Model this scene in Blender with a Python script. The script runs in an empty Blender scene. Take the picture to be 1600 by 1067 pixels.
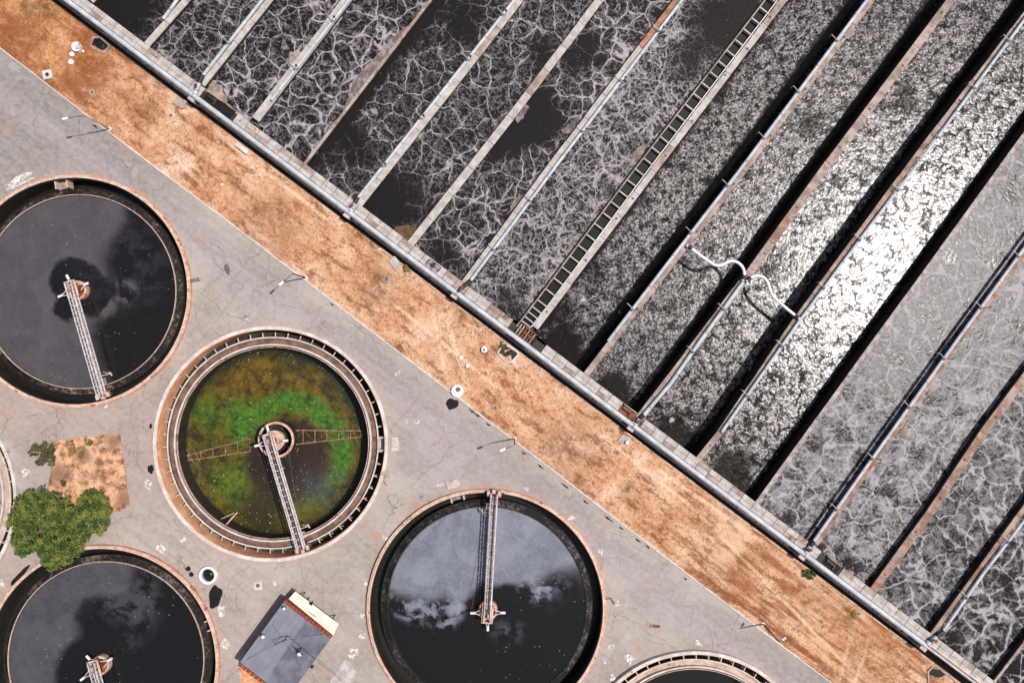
import bpy, math, random
from mathutils import Vector, Matrix, geometry as geo
R = random.Random(11)
sc = bpy.context.scene
C = sc.collection
# ------------------------------------------------------------------ camera, sky, sun
H = 125.0
cd = bpy.data.cameras.new('camera'); cam = bpy.data.objects.new('camera', cd); C.objects.link(cam)
cam.location = (0, 0, H); cam.rotation_euler = (0, 0, 0)
cd.sensor_width = 36; cd.lens = 36*H/160.0; cd.clip_end = 6000; cd.clip_start = 1
sc.camera = cam
SUN = Vector((0.98*0.436, 0.196*0.436, 0.90)).normalized()
w = bpy.data.worlds.new('World'); sc.world = w; w.use_nodes = True
nt = w.node_tree; nt.nodes.clear()
sky = nt.nodes.new('ShaderNodeTexSky'); sky.sky_type = 'NISHITA'; sky.sun_disc = False
sky.air_density = .8; sky.dust_density = 2.5; sky.ozone_density = .3
sky.sun_elevation = math.asin(SUN.z); sky.sun_rotation = math.atan2(SUN.x, SUN.y)
bg = nt.nodes.new('ShaderNodeBackground'); bg.inputs[1].default_value = 0.09
wo = nt.nodes.new('ShaderNodeOutputWorld')
nt.links.new(sky.outputs[0], bg.inputs[0]); nt.links.new(bg.outputs[0], wo.inputs[0])
sl = bpy.data.lights.new('sun', 'SUN'); sl.energy = 4.3; sl.angle = math.radians(0.55); sl.color = (1.0, 0.96, 0.92)
so = bpy.data.objects.new('sun', sl); C.objects.link(so); so.rotation_euler = SUN.to_track_quat('Z', 'Y').to_euler()
so.location = SUN*200
vs = sc.view_settings; vs.view_transform = 'Standard'; vs.look = 'None'; vs.gamma = 1; vs.use_curve_mapping = False; vs.exposure = 0.12

# ------------------------------------------------------------------ placing: survey units (1 unit = 0.1 m on the ground)
def P(px, py, z=0.0):
    s = 0.1*(H-z)/H
    return Vector(((px-800)*s, (533.5-py)*s, z))
def L(s, d, z=0.0):      # along / across the basin edge wall
    return P(875+.8*s-.6*d, 564+.6*s+.8*d, z)

# ------------------------------------------------------------------ node helper
class NT:
    def __init__(self, name):
        self.m = bpy.data.materials.new(name); self.m.use_nodes = True
        self.t = self.m.node_tree; self.t.nodes.clear()
        self.out = self.t.nodes.new('ShaderNodeOutputMaterial')
        self.b = self.t.nodes.new('ShaderNodeBsdfPrincipled')
        self.t.links.new(self.b.outputs[0], self.out.inputs[0])
        g = self.t.nodes.new('ShaderNodeNewGeometry'); self.pos = g.outputs['Position']
    def put(self, i, v):
        if v is None: return
        if isinstance(v, bpy.types.NodeSocket): self.t.links.new(v, i)
        elif isinstance(v, (tuple, list, Vector)):
            v = tuple(v)
            if i.type == 'RGBA' and len(v) == 3: v = v+(1,)
            i.default_value = v
        else: i.default_value = v
    def ma(self, op, a, b=None, c=None, clamp=False):
        n = self.t.nodes.new('ShaderNodeMath'); n.operation = op; n.use_clamp = clamp
        self.put(n.inputs[0], a); self.put(n.inputs[1], b); self.put(n.inputs[2], c); return n.outputs[0]
    def vm(self, op, a, b=None, s=None):
        n = self.t.nodes.new('ShaderNodeVectorMath'); n.operation = op
        self.put(n.inputs[0], a); self.put(n.inputs[1], b)
        if s is not None: self.put(n.inputs['Scale'], s)
        return n.outputs['Value'] if op in ('LENGTH', 'DISTANCE', 'DOT_PRODUCT') else n.outputs[0]
    def noise(self, v, scale, detail=3, rough=.5, dist=0, col=False):
        n = self.t.nodes.new('ShaderNodeTexNoise'); self.put(n.inputs['Vector'], v)
        n.inputs['Scale'].default_value = scale; n.inputs['Detail'].default_value = detail
        n.inputs['Roughness'].default_value = rough; n.inputs['Distortion'].default_value = dist
        return n.outputs['Color' if col else 'Fac']
    def vor(self, v, scale, feat='F1', out='Distance', rnd=1):
        n = self.t.nodes.new('ShaderNodeTexVoronoi'); n.feature = feat; self.put(n.inputs['Vector'], v)
        self.put(n.inputs['Scale'], scale); n.inputs['Randomness'].default_value = rnd
        return n.outputs[out]
    def mr(self, v, a, b, c=0., d=1., smooth=True):
        n = self.t.nodes.new('ShaderNodeMapRange'); n.interpolation_type = 'SMOOTHSTEP' if smooth else 'LINEAR'
        for i, x in enumerate((v, a, b, c, d)): self.put(n.inputs[i], x)
        return n.outputs[0]
    def mix(self, f, a, b, mode='MIX'):
        n = self.t.nodes.new('ShaderNodeMix'); n.data_type = 'RGBA'; n.blend_type = mode
        self.put(n.inputs[0], f); self.put(n.inputs[6], a); self.put(n.inputs[7], b); return n.outputs[2]
    def ramp(self, f, stops):
        n = self.t.nodes.new('ShaderNodeValToRGB'); cr = n.color_ramp
        while len(cr.elements) < len(stops): cr.elements.new(.5)
        for e, (p, c) in zip(cr.elements, stops): e.position = p; e.color = tuple(c)+(1,)
        self.put(n.inputs[0], f); return n.outputs[0]
    def bump(self, h, strength=.3, dist=.05):
        n = self.t.nodes.new('ShaderNodeBump'); n.inputs['Strength'].default_value = strength
        n.inputs['Distance'].default_value = dist; self.put(n.inputs['Height'], h); self.put(self.b.inputs['Normal'], n.outputs[0])
    def warp(self, v, scale, amt, detail=2):
        c = self.noise(v, scale, detail, .5, 0, True)
        return self.vm('ADD', v, self.vm('SCALE', self.vm('SUBTRACT', c, (.5, .5, .5)), None, amt))
    def circ(self, v, px, py, r, soft, z=0):     # 1 inside a blob of radius r (survey units)
        c = P(px, py, z); f = self.vm('MULTIPLY', v, (1, 1, 0))
        d = self.vm('DISTANCE', f, (c.x, c.y, 0))
        return self.mr(d, (r-soft)*.1, (r+soft)*.1, 1, 0)
    def band(self, v, p0, p1, r, soft, z=0):      # 1 near the infinite line p0-p1
        a = P(*p0, z); b = P(*p1, z); t = (b-a).normalized(); n = Vector((-t.y, t.x, 0))
        d = self.ma('ABSOLUTE', self.ma('SUBTRACT', self.vm('DOT_PRODUCT', v, n), a.dot(n)))
        return self.mr(d, max(r-soft, 0)*.1, (r+soft)*.1, 1, 0)
    def along(self, v, ku, kv):               # coordinates stretched along the verge direction
        a = self.ma('MULTIPLY', self.vm('DOT_PRODUCT', v, (.8, -.6, 0)), ku); b = self.ma('MULTIPLY', self.vm('DOT_PRODUCT', v, (.6, .8, 0)), kv)
        n = self.t.nodes.new('ShaderNodeCombineXYZ'); self.put(n.inputs[0], a); self.put(n.inputs[1], b); return n.outputs[0]
    def polar(self, v, px, py, z, ka, kr):
        c = P(px, py, z); q = self.vm('MULTIPLY', self.vm('SUBTRACT', v, (c.x, c.y, 0)), (1, 1, 0)); r = self.vm('LENGTH', q)
        return self.vm('ADD', self.vm('SCALE', self.vm('NORMALIZE', q), None, ka), self.vm('SCALE', (0, 0, 1), None, self.ma('MULTIPLY', r, kr)))
    def side(self, v, p0, p1, soft, z=0):         # 1 on the left of the direction p0 -> p1 (as seen from above)
        a = P(*p0, z); b = P(*p1, z); t = (b-a).normalized(); n = Vector((-t.y, t.x, 0))
        return self.mr(self.ma('SUBTRACT', self.vm('DOT_PRODUCT', v, n), a.dot(n)), -soft*.1, soft*.1, 0, 1)
    def fin(self, col, rough=.8, spec=.3, metal=0):
        self.put(self.b.inputs['Base Color'], col); self.put(self.b.inputs['Roughness'], rough)
        self.put(self.b.inputs['Specular IOR Level'], spec); self.put(self.b.inputs['Metallic'], metal); return self.m
def mx(n, *a):
    r = a[0]
    for b in a[1:]: r = n.ma('MAXIMUM', r, b)
    return r
def srgb(r, g, b, k=1.0):
    f = lambda c: ((c/255+.055)/1.055)**2.4 if c > 10 else c/255/12.92
    return (f(r)*k, f(g)*k, f(b)*k)
K = 0.72    # picture value -> base colour

def simple(name, a, b, scale=1.2, rough=.8, spec=.3, metal=0, spots=None, bump=.3, detail=5):
    n = NT(name); f = n.noise(n.pos, scale, detail, .65)
    col = n.mix(n.mr(f, .38, .64), a, b)
    if spots:
        g = n.noise(n.pos, spots[1], 4, .7); col = n.mix(n.mr(g, spots[2], spots[2]+.1), col, spots[0])
    n.bump(n.noise(n.pos, scale*7, 3), bump, .02)
    return n.fin(col, rough, spec, metal)
M = {}
M['concrete'] = simple('pale_concrete', srgb(182,172,165,K), srgb(212,204,197,K), .8, spots=(srgb(150,135,126,K), .9, .62))
M['concrete_tan'] = simple('tan_concrete', srgb(150,130,120,K), srgb(196,176,162,K), .6, spots=(srgb(122,96,82,K), .45, .6))
M['concrete_rust'] = simple('rust_stained_concrete', srgb(140,112,98,K), srgb(192,164,148,K), .4, spots=(srgb(160,104,76,K), .22, .56))
M['orange_wall'] = simple('orange_stained_wall', srgb(222,158,116,.9), srgb(244,196,158,.9), .5, spots=(srgb(170,104,70,.8), .8, .62))
M['kerb'] = simple('white_kerb', srgb(214,208,206,K), srgb(240,236,232,K), .7, spots=(srgb(150,140,134,K), .5, .66))
M['rim_white'] = simple('white_rim_concrete', srgb(205,195,188,K), srgb(232,226,222,K), .7, spots=(srgb(190,150,128,K), .5, .62))
M['rim_rust'] = simple('rust_washed_rim', srgb(206,158,132,K), srgb(234,200,178,K), .8, spots=(srgb(160,100,72,K), .9, .57))
M['rust_pale'] = simple('peeling_cream_paint', srgb(214,176,152,K), srgb(236,212,196,K), 1.6, .6, spots=(srgb(160,92,60,K), 1.8, .6))
M['rust_arm'] = simple('rusted_orange_arm', srgb(132,100,76,K), srgb(184,150,120,K), 2.0, .7)
M['rust'] = simple('rusty_steel', srgb(110,58,40,K), srgb(160,92,62,K), 2.0, .75, spots=(srgb(200,140,90,K), 1.8, .62))
M['truss'] = simple('weathered_white_steel', srgb(196,186,186,K), srgb(232,226,228,K), 1.5, .5, spots=(srgb(190,150,130,K), 1.4, .66))
M['white'] = simple('white_paint', srgb(228,228,228,.8), srgb(246,246,246,.8), 2, .5)
M['pipe'] = simple('pale_blue_pipe_paint', srgb(192,198,204,K), srgb(218,222,226,K), .8, .5, .3, spots=(srgb(186,176,172,K), .7, .68), bump=.05)
M['pipe_small'] = simple('slate_blue_pipe_paint', srgb(120,140,160,K), srgb(150,168,184,K), .8, .4, .5)
M['flange'] = simple('dark_flange_steel', srgb(38,38,42,K), srgb(60,58,60,K), 2, .5)
M['pink'] = simple('pinkish_concrete_block', srgb(190,170,164,K), srgb(222,206,200,K), 1.2, spots=(srgb(160,130,118,K), 1.4, .6))
M['dark_wet'] = simple('wet_algae_dark_wall', srgb(40,38,32,.8), srgb(56,50,42,.8), .9, .6, .3)
M['wall'] = simple('wet_stained_wall', srgb(52,50,42,.6), srgb(70,64,54,.6), .5, .8, .2)
M['chan_floor'] = simple('orange_stained_channel', srgb(150,104,78,K), srgb(204,148,112,K), .8, spots=(srgb(90,60,46,K), 1.2, .6))
M['chan_floor_pale'] = simple('pale_stained_channel', srgb(190,160,142,K), srgb(222,196,178,K), .8, spots=(srgb(120,90,74,K), 1.2, .6))
M['launder'] = simple('brown_launder_bed', srgb(104,78,66,K), srgb(146,112,94,K), .8, spots=(srgb(190,160,140,K), 2.5, .64))
M['dark_steel'] = simple('dark_painted_steel', srgb(34,36,44,K), srgb(54,54,60,K), 2, .5)
M['black'] = simple('black_tar', srgb(26,26,24,.6), srgb(36,34,30,.6), 2, .7, .2)
M['pit'] = simple('black_stagnant_water', srgb(34,36,32,.6), srgb(40,40,35,.6), 1, .3, .3, bump=.02)
M['brick'] = simple('red_brick_coping', srgb(134,62,40,K), srgb(168,84,56,K), 2, .85, spots=(srgb(220,180,160,K), 1.1, .68))
n = NT('white_lime_splash'); f = n.noise(n.warp(n.pos, 3, .3, 3), 1.7, 5, .75)
M['splash'] = n.fin(n.mix(n.mr(f, .44, .56), srgb(178,166,158,K), srgb(240,234,228,.75)), .9, .2)
M['awning'] = simple('cream_awning_sheet', srgb(228,218,204,.8), srgb(242,234,222,.8), .7, .6)
M['hay'] = simple('sandy_mound_soil', srgb(214,150,104,K), srgb(240,190,150,K), 1.2)
M['iron'] = simple('cast_iron_lid', srgb(96,84,82,K), srgb(130,116,112,K), 3, .6)
M['bark'] = simple('tree_bark', srgb(110,96,84,K), srgb(150,134,120,K), 3, .9)

def leafmat(name, a, b, c):
    n = NT(name); f = n.noise(n.pos, .9, 4, .6); g = n.noise(n.pos, 4.5, 2)
    col = n.ramp(n.mr(n.ma('ADD', n.ma('MULTIPLY', f, .6), n.ma('MULTIPLY', g, .4)), .38, .62), [(0, a), (.5, b), (1, c)])
    return n.fin(col, .6, .25)
M['leaf'] = leafmat('tree_leaves', (.020,.042,.008), (.066,.108,.017), (.21,.19,.04))
M['leaf_dark'] = leafmat('dark_bush_leaves', (.03,.035,.014), (.06,.06,.02), (.12,.1,.04))
M['leaf_weed'] = leafmat('weed_leaves', (.05,.06,.015), (.11,.13,.02), (.25,.18,.05))
M['straw'] = leafmat('dry_straw', srgb(178,112,62,.55), srgb(214,142,88,.62), srgb(240,190,140,.62))

# roof felt
n = NT('grey_roof_felt'); f = n.noise(n.pos, .5, 4)
ax = n.vm('DOT_PRODUCT', n.pos, (.8, -.585, 0))
lay = n.side(n.pos, (478,967), (414,1067), 1.5, 3.7)
col = n.mix(n.mr(f, .35, .65), srgb(104,106,116,K), srgb(128,130,140,K))
col = n.mix(n.ma('MULTIPLY', n.ma('SUBTRACT', 1, lay), .5), col, srgb(156,158,168,K))
col = n.mix(n.mr(n.ma('FRACT', n.ma('MULTIPLY', ax, 1.0)), .0, .12, .35, 0), col, srgb(84,84,92,K))
col = n.mix(n.mr(n.noise(n.pos, 1.4, 5, .7), .62, .75), col, srgb(110,84,76,K))
n.bump(n.noise(n.pos, 8, 3), .2, .02); M['roof'] = n.fin(col, .85, .2)

# pavement
n = NT('old_asphalt_pavement'); p = n.warp(n.pos, .06, 5)
f1 = n.noise(n.pos, .07, 4, .6); f2 = n.noise(n.pos, 1.3, 6, .7)
col = n.mix(n.mr(f1, .35, .65), srgb(168,157,148,K), srgb(192,181,171,K))
dk = mx(n, n.circ(p, 20, 190, 120, 70), n.circ(p, 1420, 1140, 200, 90), n.circ(p, 190, 230, 60, 40))
col = n.mix(n.ma('MULTIPLY', dk, .85), col, srgb(136,130,128,K))
pk = mx(n, n.circ(p, 200, 680, 120, 70), n.circ(p, 300, 960, 90, 70), n.circ(p, 60, 640, 90, 50), n.circ(p, 20, 900, 60, 40))
col = n.mix(n.ma('MULTIPLY', pk, .8), col, srgb(182,158,148,K))
li = mx(n, n.band(p, (600,600), (1000,905), 14, 18), n.circ(p, 700, 690, 50, 40))
col = n.mix(n.ma('MULTIPLY', li, .6), col, srgb(176,163,170,K))
tr = n.band(n.warp(n.pos, .1, 1.2), (260,340), (1100,980), 9, 9)
col = n.mix(n.ma('MULTIPLY', n.band(n.warp(n.pos, .1, 1.2), (60,165), (900,800), 12, 12), .28), col, srgb(130,128,130,K))
RIMS = [(115.5,454.8,182), (422.5,693.5,184), (760,951.5,187.5), (158,1036,184), (1087,1201,184), (-158,780,184)]
hal = mx(n, *[n.circ(n.warp(n.pos, .25, 1.2, 3), a, b, r+3, 8) for a, b, r in RIMS])
col = n.mix(n.ma('MULTIPLY', n.ma('MULTIPLY', hal, n.mr(n.noise(n.pos, .3, 4), .35, .6)), .7), col, srgb(206,148,120,K))
jt = n.ma('MINIMUM', n.ma('ABSOLUTE', n.ma('SUBTRACT', n.ma('FRACT', n.ma('MULTIPLY', n.vm('DOT_PRODUCT', n.warp(n.pos, .3, .25, 2), (.8, -.6, 0)), .09)), .5)), n.ma('ABSOLUTE', n.ma('SUBTRACT', n.ma('FRACT', n.ma('MULTIPLY', n.vm('DOT_PRODUCT', n.warp(n.pos, .3, .25, 2), (.6, .8, 0)), .09)), .5)))
col = n.mix(n.ma('MULTIPLY', n.mr(jt, .002, .009, 1, 0), n.mr(n.noise(n.pos, .1, 2), .46, .56, 0, .35)), col, srgb(110,96,88,K))
# worn streaks along the road, darker and lighter patches
sk = n.noise(n.along(n.warp(n.pos, .2, 1.0, 3), .07, .9), 1.0, 5, .65)
col = n.mix(n.mr(sk, .5, .66, 0, .2), col, srgb(204,196,190,K)); col = n.mix(n.mr(sk, .5, .36, 0, .22), col, srgb(132,124,122,K))
pt = n.noise(n.warp(n.pos, .3, 2.5, 4), .16, 5, .65)
col = n.mix(n.mr(pt, .52, .60, 0, .3), col, srgb(150,134,126,K)); col = n.mix(n.mr(pt, .40, .33, 0, .35), col, srgb(208,200,192,K))
# blotches and grain
col = n.mix(n.mr(n.noise(n.pos, .35, 6, .7), .3, .75, 0, .35), col, srgb(150,138,132,K))
col = n.mix(n.mr(f2, .35, .7, 0, .35), col, srgb(206,196,190,K))
col = n.mix(n.mr(n.noise(n.pos, .22, 3, .6), .62, .72, 0, .55), col, srgb(196,150,128,K))
# cracks
pw = n.warp(n.warp(n.pos, .35, 2.4, 3), 2.2, .35, 3)
e = n.vor(pw, .11, 'DISTANCE_TO_EDGE'); e2 = n.vor(pw, .36, 'DISTANCE_TO_EDGE')
ck = n.ma('MULTIPLY', n.mr(e, .001, .007, 1, 0), n.mr(n.noise(n.pos, .12, 2), .47, .56))
ck2 = n.ma('MULTIPLY', n.mr(e2, .004, .02, 1, 0), n.mr(n.noise(n.pos, .08, 2), .52, .62))
cra = n.ma('MAXIMUM', n.ma('MULTIPLY', ck, .6), n.ma('MULTIPLY', ck2, .4))
col = n.mix(cra, col, srgb(104,82,72,K))
n.bump(n.ma('SUBTRACT', n.noise(n.pos, 5, 4), cra), .35, .03)
M['pavement'] = n.fin(col, .9, .2)

# dirt / dry grass
def dirtmat(name, far=False):
    n = NT(name); p = n.warp(n.pos, .25, 2.2, 3)
    f = n.noise(p, .16, 6, .62); g = n.noise(n.pos, 1.1, 6, .72); h = n.noise(n.pos, 4.5, 3, .7)
    v = n.ma('ADD', n.ma('MULTIPLY', f, .5), n.ma('ADD', n.ma('MULTIPLY', g, .32), n.ma('MULTIPLY', h, .18)))
    col = n.ramp(n.mr(v, .37, .60, smooth=False), [(0, srgb(140,94,68,K)), (.15, srgb(186,128,90,K)), (.4, srgb(218,162,122,K)), (.7, srgb(232,184,148,K)), (1, srgb(246,214,188,K))])
    og = mx(n, n.circ(p, 80, 40, 170, 120), n.ma('MULTIPLY', n.circ(p, 1330, 950, 150, 80), .75))
    colo = n.ramp(n.mr(v, .38, .62, smooth=False), [(0, srgb(84,56,44,K)), (.35, srgb(160,98,60,K)), (.65, srgb(214,146,88,K)), (1, srgb(236,180,128,K))])
    col = n.mix(n.ma('MULTIPLY', og, .8), col, colo)
    dkp = mx(n, n.circ(p, 235, 170, 18, 18), n.circ(p, 420, 350, 40, 40), n.circ(p, 590, 440, 30, 26), n.circ(p, 885, 700, 40, 34), n.circ(p, 30, 60, 30, 24), n.circ(p, 130, 130, 26, 20), n.circ(p, 1130, 900, 40, 30), n.circ(p, 1180, 960, 26, 20))
    col = n.mix(n.ma('MULTIPLY', dkp, n.mr(g, .35, .6, 0, .7)), col, srgb(128,84,64,K))
    lr = mx(n, n.circ(n.pos, 1250, 900, 200, 110), n.circ(n.pos, 1400, 1030, 140, 60))
    sk = n.noise(n.along(n.warp(n.pos, .25, 1.2, 3), .09, 1.0), .85, 5, .62)
    col = n.mix(n.ma('MULTIPLY', n.mr(sk, .51, .58), n.ma('MULTIPLY', lr, .85)), col, srgb(240,196,160,K))
    col = n.mix(n.ma('MULTIPLY', n.mr(sk, .51, .41), n.ma('MULTIPLY', lr, .9)), col, srgb(146,82,42,K))
    sk2 = n.noise(n.along(n.warp(n.pos, .3, 1.5, 3), .3, .8), .7, 6, .7)
    col = n.mix(n.mr(sk2, .52, .66, 0, .7), col, srgb(240,200,168,K))
    col = n.mix(n.mr(sk2, .49, .37, 0, .85), col, srgb(140,90,62,K))
    sk3 = n.noise(n.warp(n.pos, 1.2, .8, 3), 1.8, 4, .7)
    col = n.mix(n.mr(sk3, .45, .33, 0, .55), col, srgb(112,72,52,K))
    col = n.mix(n.mr(sk3, .56, .72, 0, .5), col, srgb(246,212,184,K))
    # tyre tracks
    tw = n.warp(n.pos, .3, .5, 3); tk = None
    for a, b, c, r in [((1120,790),(1420,1040),(1270,915),170), ((1160,790),(1450,1060),(1300,930),170), ((1090,800),(1350,1067),(1230,940),150), ((1310,1067),(1330,990),(1315,1030),45), ((1335,1067),(1360,985),(1345,1030),45), ((675,480),(700,600),(690,540),55), ((700,500),(730,600),(712,550),50), ((690,480),(725,590),(705,540),60), ((560,430),(820,640),(700,540),110), ((1180,830),(1480,1100),(1330,965),150), ((980,700),(1240,880),(1110,790),120), ((300,180),(560,380),(430,280),110), ((320,176),(580,376),(440,268),100), ((900,650),(1130,830),(1010,740),90)]:
        x = n.ma('MULTIPLY', n.band(tw, a, b, 2.4, 2.4), n.circ(n.pos, c[0], c[1], r, 30))
        tk = x if tk is None else n.ma('MAXIMUM', tk, x)
    for q in ((1290,930,60,50), (1190,820,60,50), (700,540,30,30)): pass
    pale = mx(n, n.circ(p, 1290, 930, 60, 60), n.circ(p, 1170, 810, 70, 60), n.circ(p, 1370,1040,50,40), n.circ(p, 700, 545, 40, 36), n.circ(p, 180, 130, 24, 20))
    st = n.noise(n.vm('MULTIPLY', n.vm('ADD', n.vm('MULTIPLY', n.pos, (1,1,0)), (0,0,0)), (.5,.9,1)), .8, 4)
    col = n.mix(n.ma('MULTIPLY', pale, n.mr(st, .4, .6, .1, .7)), col, srgb(238,198,166,K))
    col = n.mix(n.ma('MULTIPLY', tk, n.mr(g, .3, .55, .4, .9)), col, srgb(250,214,180,K))
    wr = mx(n, n.circ(p, 1370, 960, 90, 60), n.circ(p, 1180, 900, 50, 40), n.ma('MULTIPLY', n.circ(p, 60, 40, 160, 90), .8))
    col = n.mix(n.ma('MULTIPLY', wr, n.mr(f, .34, .62, .75, .1)), col, srgb(168,98,48,K))
    gr = mx(n, n.circ(p, 1330, 955, 14, 14), n.circ(p, 720, 490, 12, 10), n.circ(p, 980, 765, 12, 10), n.circ(p, 70, 0, 34, 22))
    col = n.mix(n.ma('MULTIPLY', gr, n.mr(g, .42, .55, 0, .8)), col, srgb(104,84,40,K))
    n.bump(n.ma('ADD', g, n.ma('MULTIPLY', h, .6)), .8, .22)
    return n.fin(col, .95, .1)
M['dirt'] = dirtmat('dry_orange_grass_soil')

# patch soil by the tree
n = NT('patch_soil'); p = n.warp(n.pos, .8, 1, 3); g = n.noise(p, .6, 6, .7)
col = n.ramp(n.mr(g, .34, .66), [(0, srgb(120,90,72,K)), (.35, srgb(190,142,108,K)), (.65, srgb(226,174,136,K)), (1, srgb(236,196,160,K))])
col = n.mix(n.ma('MULTIPLY', mx(n, n.circ(p, 178, 690, 12, 10), n.circ(p, 130, 712, 12, 10), n.circ(p, 90, 740, 16, 12), n.circ(p, 195, 780, 14, 10)), n.mr(g, .35, .6, .1, .8)), col, srgb(112,88,80,K))
n.bump(n.noise(n.pos, 3, 4), .5, .1); M['patch'] = n.fin(col, .95, .1)

# algae ring
def algae(name, cx, cy, z, lo, hi):
    n = NT(name); c = P(cx, cy, z); q = n.vm('SUBTRACT', n.pos, (c.x, c.y, 0)); r = n.vm('LENGTH', n.vm('MULTIPLY', q, (1,1,0)))
    d = n.vm('NORMALIZE', n.vm('MULTIPLY', q, (1,1,0)))
    v = n.vm('ADD', n.vm('SCALE', d, None, 26), n.vm('SCALE', (0,0,1), None, n.ma('MULTIPLY', r, 2.2)))
    f = n.noise(v, 1.0, 6, .8); g = n.noise(n.pos, .25, 3)
    s = n.ma('ADD', f, n.ma('MULTIPLY', n.ma('SUBTRACT', g, .5), .5))
    col = n.ramp(n.mr(s, .46, .72), [(0, lo), (.5, tuple((a*.8+b*.2) for a, b in zip(lo, hi))), (1, tuple(b*.8 for b in hi))])
    n.bump(f, .8, .1); return n.fin(col, .8, .3)

# ------------------------------------------------------------------ foam
def foammat(name, z, dark=0.0, k1=1., k2=.7, k3=.5, fine=.3, wmin=.03, wmax=.1, base=0., rough=(.13, .55), blobs=(), curd=0., full=0., cell=.27, fcol=(174,166,168), spec=.3, bump=.16, clear=(), glint=0., con=(.1,.8), gaps=0.):
    n = NT(name)
    flat = n.vm('MULTIPLY', n.pos, (1, 1, 0))
    p = n.warp(n.warp(flat, .2, 2.6, 2), .9, .9, 3); pf = n.warp(p, 3.0, .35, 3)
    e1 = n.vor(p, cell, 'DISTANCE_TO_EDGE'); e2 = n.vor(pf, cell*2.4, 'DISTANCE_TO_EDGE'); e3 = n.vor(pf, cell*5.5, 'DISTANCE_TO_EDGE')
    f1 = n.vor(p, cell, 'F1')
    big = n.noise(flat, .09, 3, .6); mid = n.noise(flat, .45, 4, .6); fi = n.noise(pf, 2.2, 4, .7); str_ = n.noise(n.warp(flat, .8, 1.6, 3), 1.6, 4, .7)
    wv = n.mr(big, .3, .7, wmin, wmax, False); wv = n.ma('MULTIPLY', wv, n.mr(mid, .3, .7, .3, 1.7, False))
    v1 = n.ma('MULTIPLY', n.mr(e1, 0, wv, 1, 0), n.mr(str_, .3, .6, .55, 1))
    halo = n.ma('MULTIPLY', n.mr(e1, 0, .3, 1, 0), n.mr(fi, .5, .6))
    v0 = n.ma('MULTIPLY', n.mr(n.vor(n.vm('ADD', p, (31, 7, 0)), cell*.5, 'DISTANCE_TO_EDGE'), 0, n.ma('MULTIPLY', wv, .75), 1, 0), n.mr(n.noise(flat, .16, 3), .5, .62))
    v1 = n.ma('MAXIMUM', v1, v0)
    v2 = n.ma('MULTIPLY', n.mr(e2, .0, n.ma('MULTIPLY', wv, 1.6), 1, 0), n.mr(mid, .38, .54))
    v3 = n.ma('MULTIPLY', n.mr(e3, .0, .17, 1, 0), n.mr(n.noise(flat, .8, 3), .42, .58))
    rg = n.ma('SINE', n.ma('ADD', n.ma('MULTIPLY', f1, 30), n.ma('MULTIPLY', fi, 26)))
    rings = n.ma('MULTIPLY', n.mr(rg, .55, .95), n.mr(fi, .46, .58))
    fo = mx(n, n.ma('MULTIPLY', v1, k1), n.ma('MULTIPLY', v2, k2), n.ma('MULTIPLY', v3, k3), n.ma('MULTIPLY', rings, fine*1.3), n.ma('MULTIPLY', halo, fine*1.4))
    if curd:
        c1 = n.noise(n.warp(flat, 1.3, 1.1, 3), .95, 5, .66); c2 = n.noise(n.warp(flat, 3, .4, 2), 3.2, 3, .65)
        cc = n.ma('ADD', n.ma('MULTIPLY', c1, .6), n.ma('MULTIPLY', c2, .4))
        lowm = n.mr(n.noise(flat, .22, 3, .6), .3, .7, -.035, .035, False)
        cc = n.ma('ADD', cc, lowm)
        cd_ = n.ma('MULTIPLY', n.mr(cc, .5-.05*curd, .58-.045*curd, .0, 1), .45+.4*curd)
        def ridge(sc_, wa, wd):
            q_ = n.noise(n.warp(flat, wa, wd, 3), sc_, 3, .6); return n.mr(n.ma('ABSOLUTE', n.ma('SUBTRACT', q_, .5)), .0, .035, 1, 0)
        rr_ = n.ma('MULTIPLY', mx(n, ridge(.55, .9, 1.4), n.ma('MULTIPLY', ridge(1.1, 1.6, .9), .8)), n.mr(n.noise(flat, .5, 3), .38, .52))
        cd_ = mx(n, cd_, rr_)
        cd_ = n.ma('MULTIPLY', cd_, n.mr(n.noise(flat, 2.6, 3, .7), .32, .66, .35, 1.15, False))
        fo = mx(n, n.ma('MULTIPLY', fo, .8), n.ma('MULTIPLY', cd_, .95))
    veins = v1
    if full:
        fn = n.noise(n.warp(flat, .5, 1.6, 3), .42, 6, .68); fn2 = n.noise(n.warp(flat, 2, .5, 2), 2.2, 3, .6)
        fl = n.mr(n.ma('ADD', n.ma('MULTIPLY', fn, .6), n.ma('MULTIPLY', fn2, .4)), .40, .59, .08, .85)
        bo = n.vor(n.warp(flat, .5, 1.2, 2), .21, 'F1')
        boil = n.mr(bo, .06, .38, .05, 1)
        arcs = n.ma('MULTIPLY', n.mr(n.ma('SINE', n.ma('ADD', n.ma('MULTIPLY', bo, 62), n.ma('MULTIPLY', fi, 14))), .2, .9), n.mr(fi, .4, .58))
        fo = mx(n, n.ma('MULTIPLY', n.ma('MULTIPLY', fl, full), boil), n.ma('MULTIPLY', v1, 1.0), n.ma('MULTIPLY', v2, k2), n.ma('MULTIPLY', arcs, .45*full))
        spk = n.mr(n.noise(n.warp(flat, 2, .6, 2), 2.4, 3, .7), .58, .66)
        fo = mx(n, fo, n.ma('MULTIPLY', spk, .8*full))
        fo = n.ma('MULTIPLY', fo, n.mr(n.noise(n.warp(flat, 1, 1, 3), .7, 5, .7), .36, .52, .35, 1))
    if base: fo = mx(n, fo, n.ma('MULTIPLY', n.mr(fi, .42, .62), base))
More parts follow.
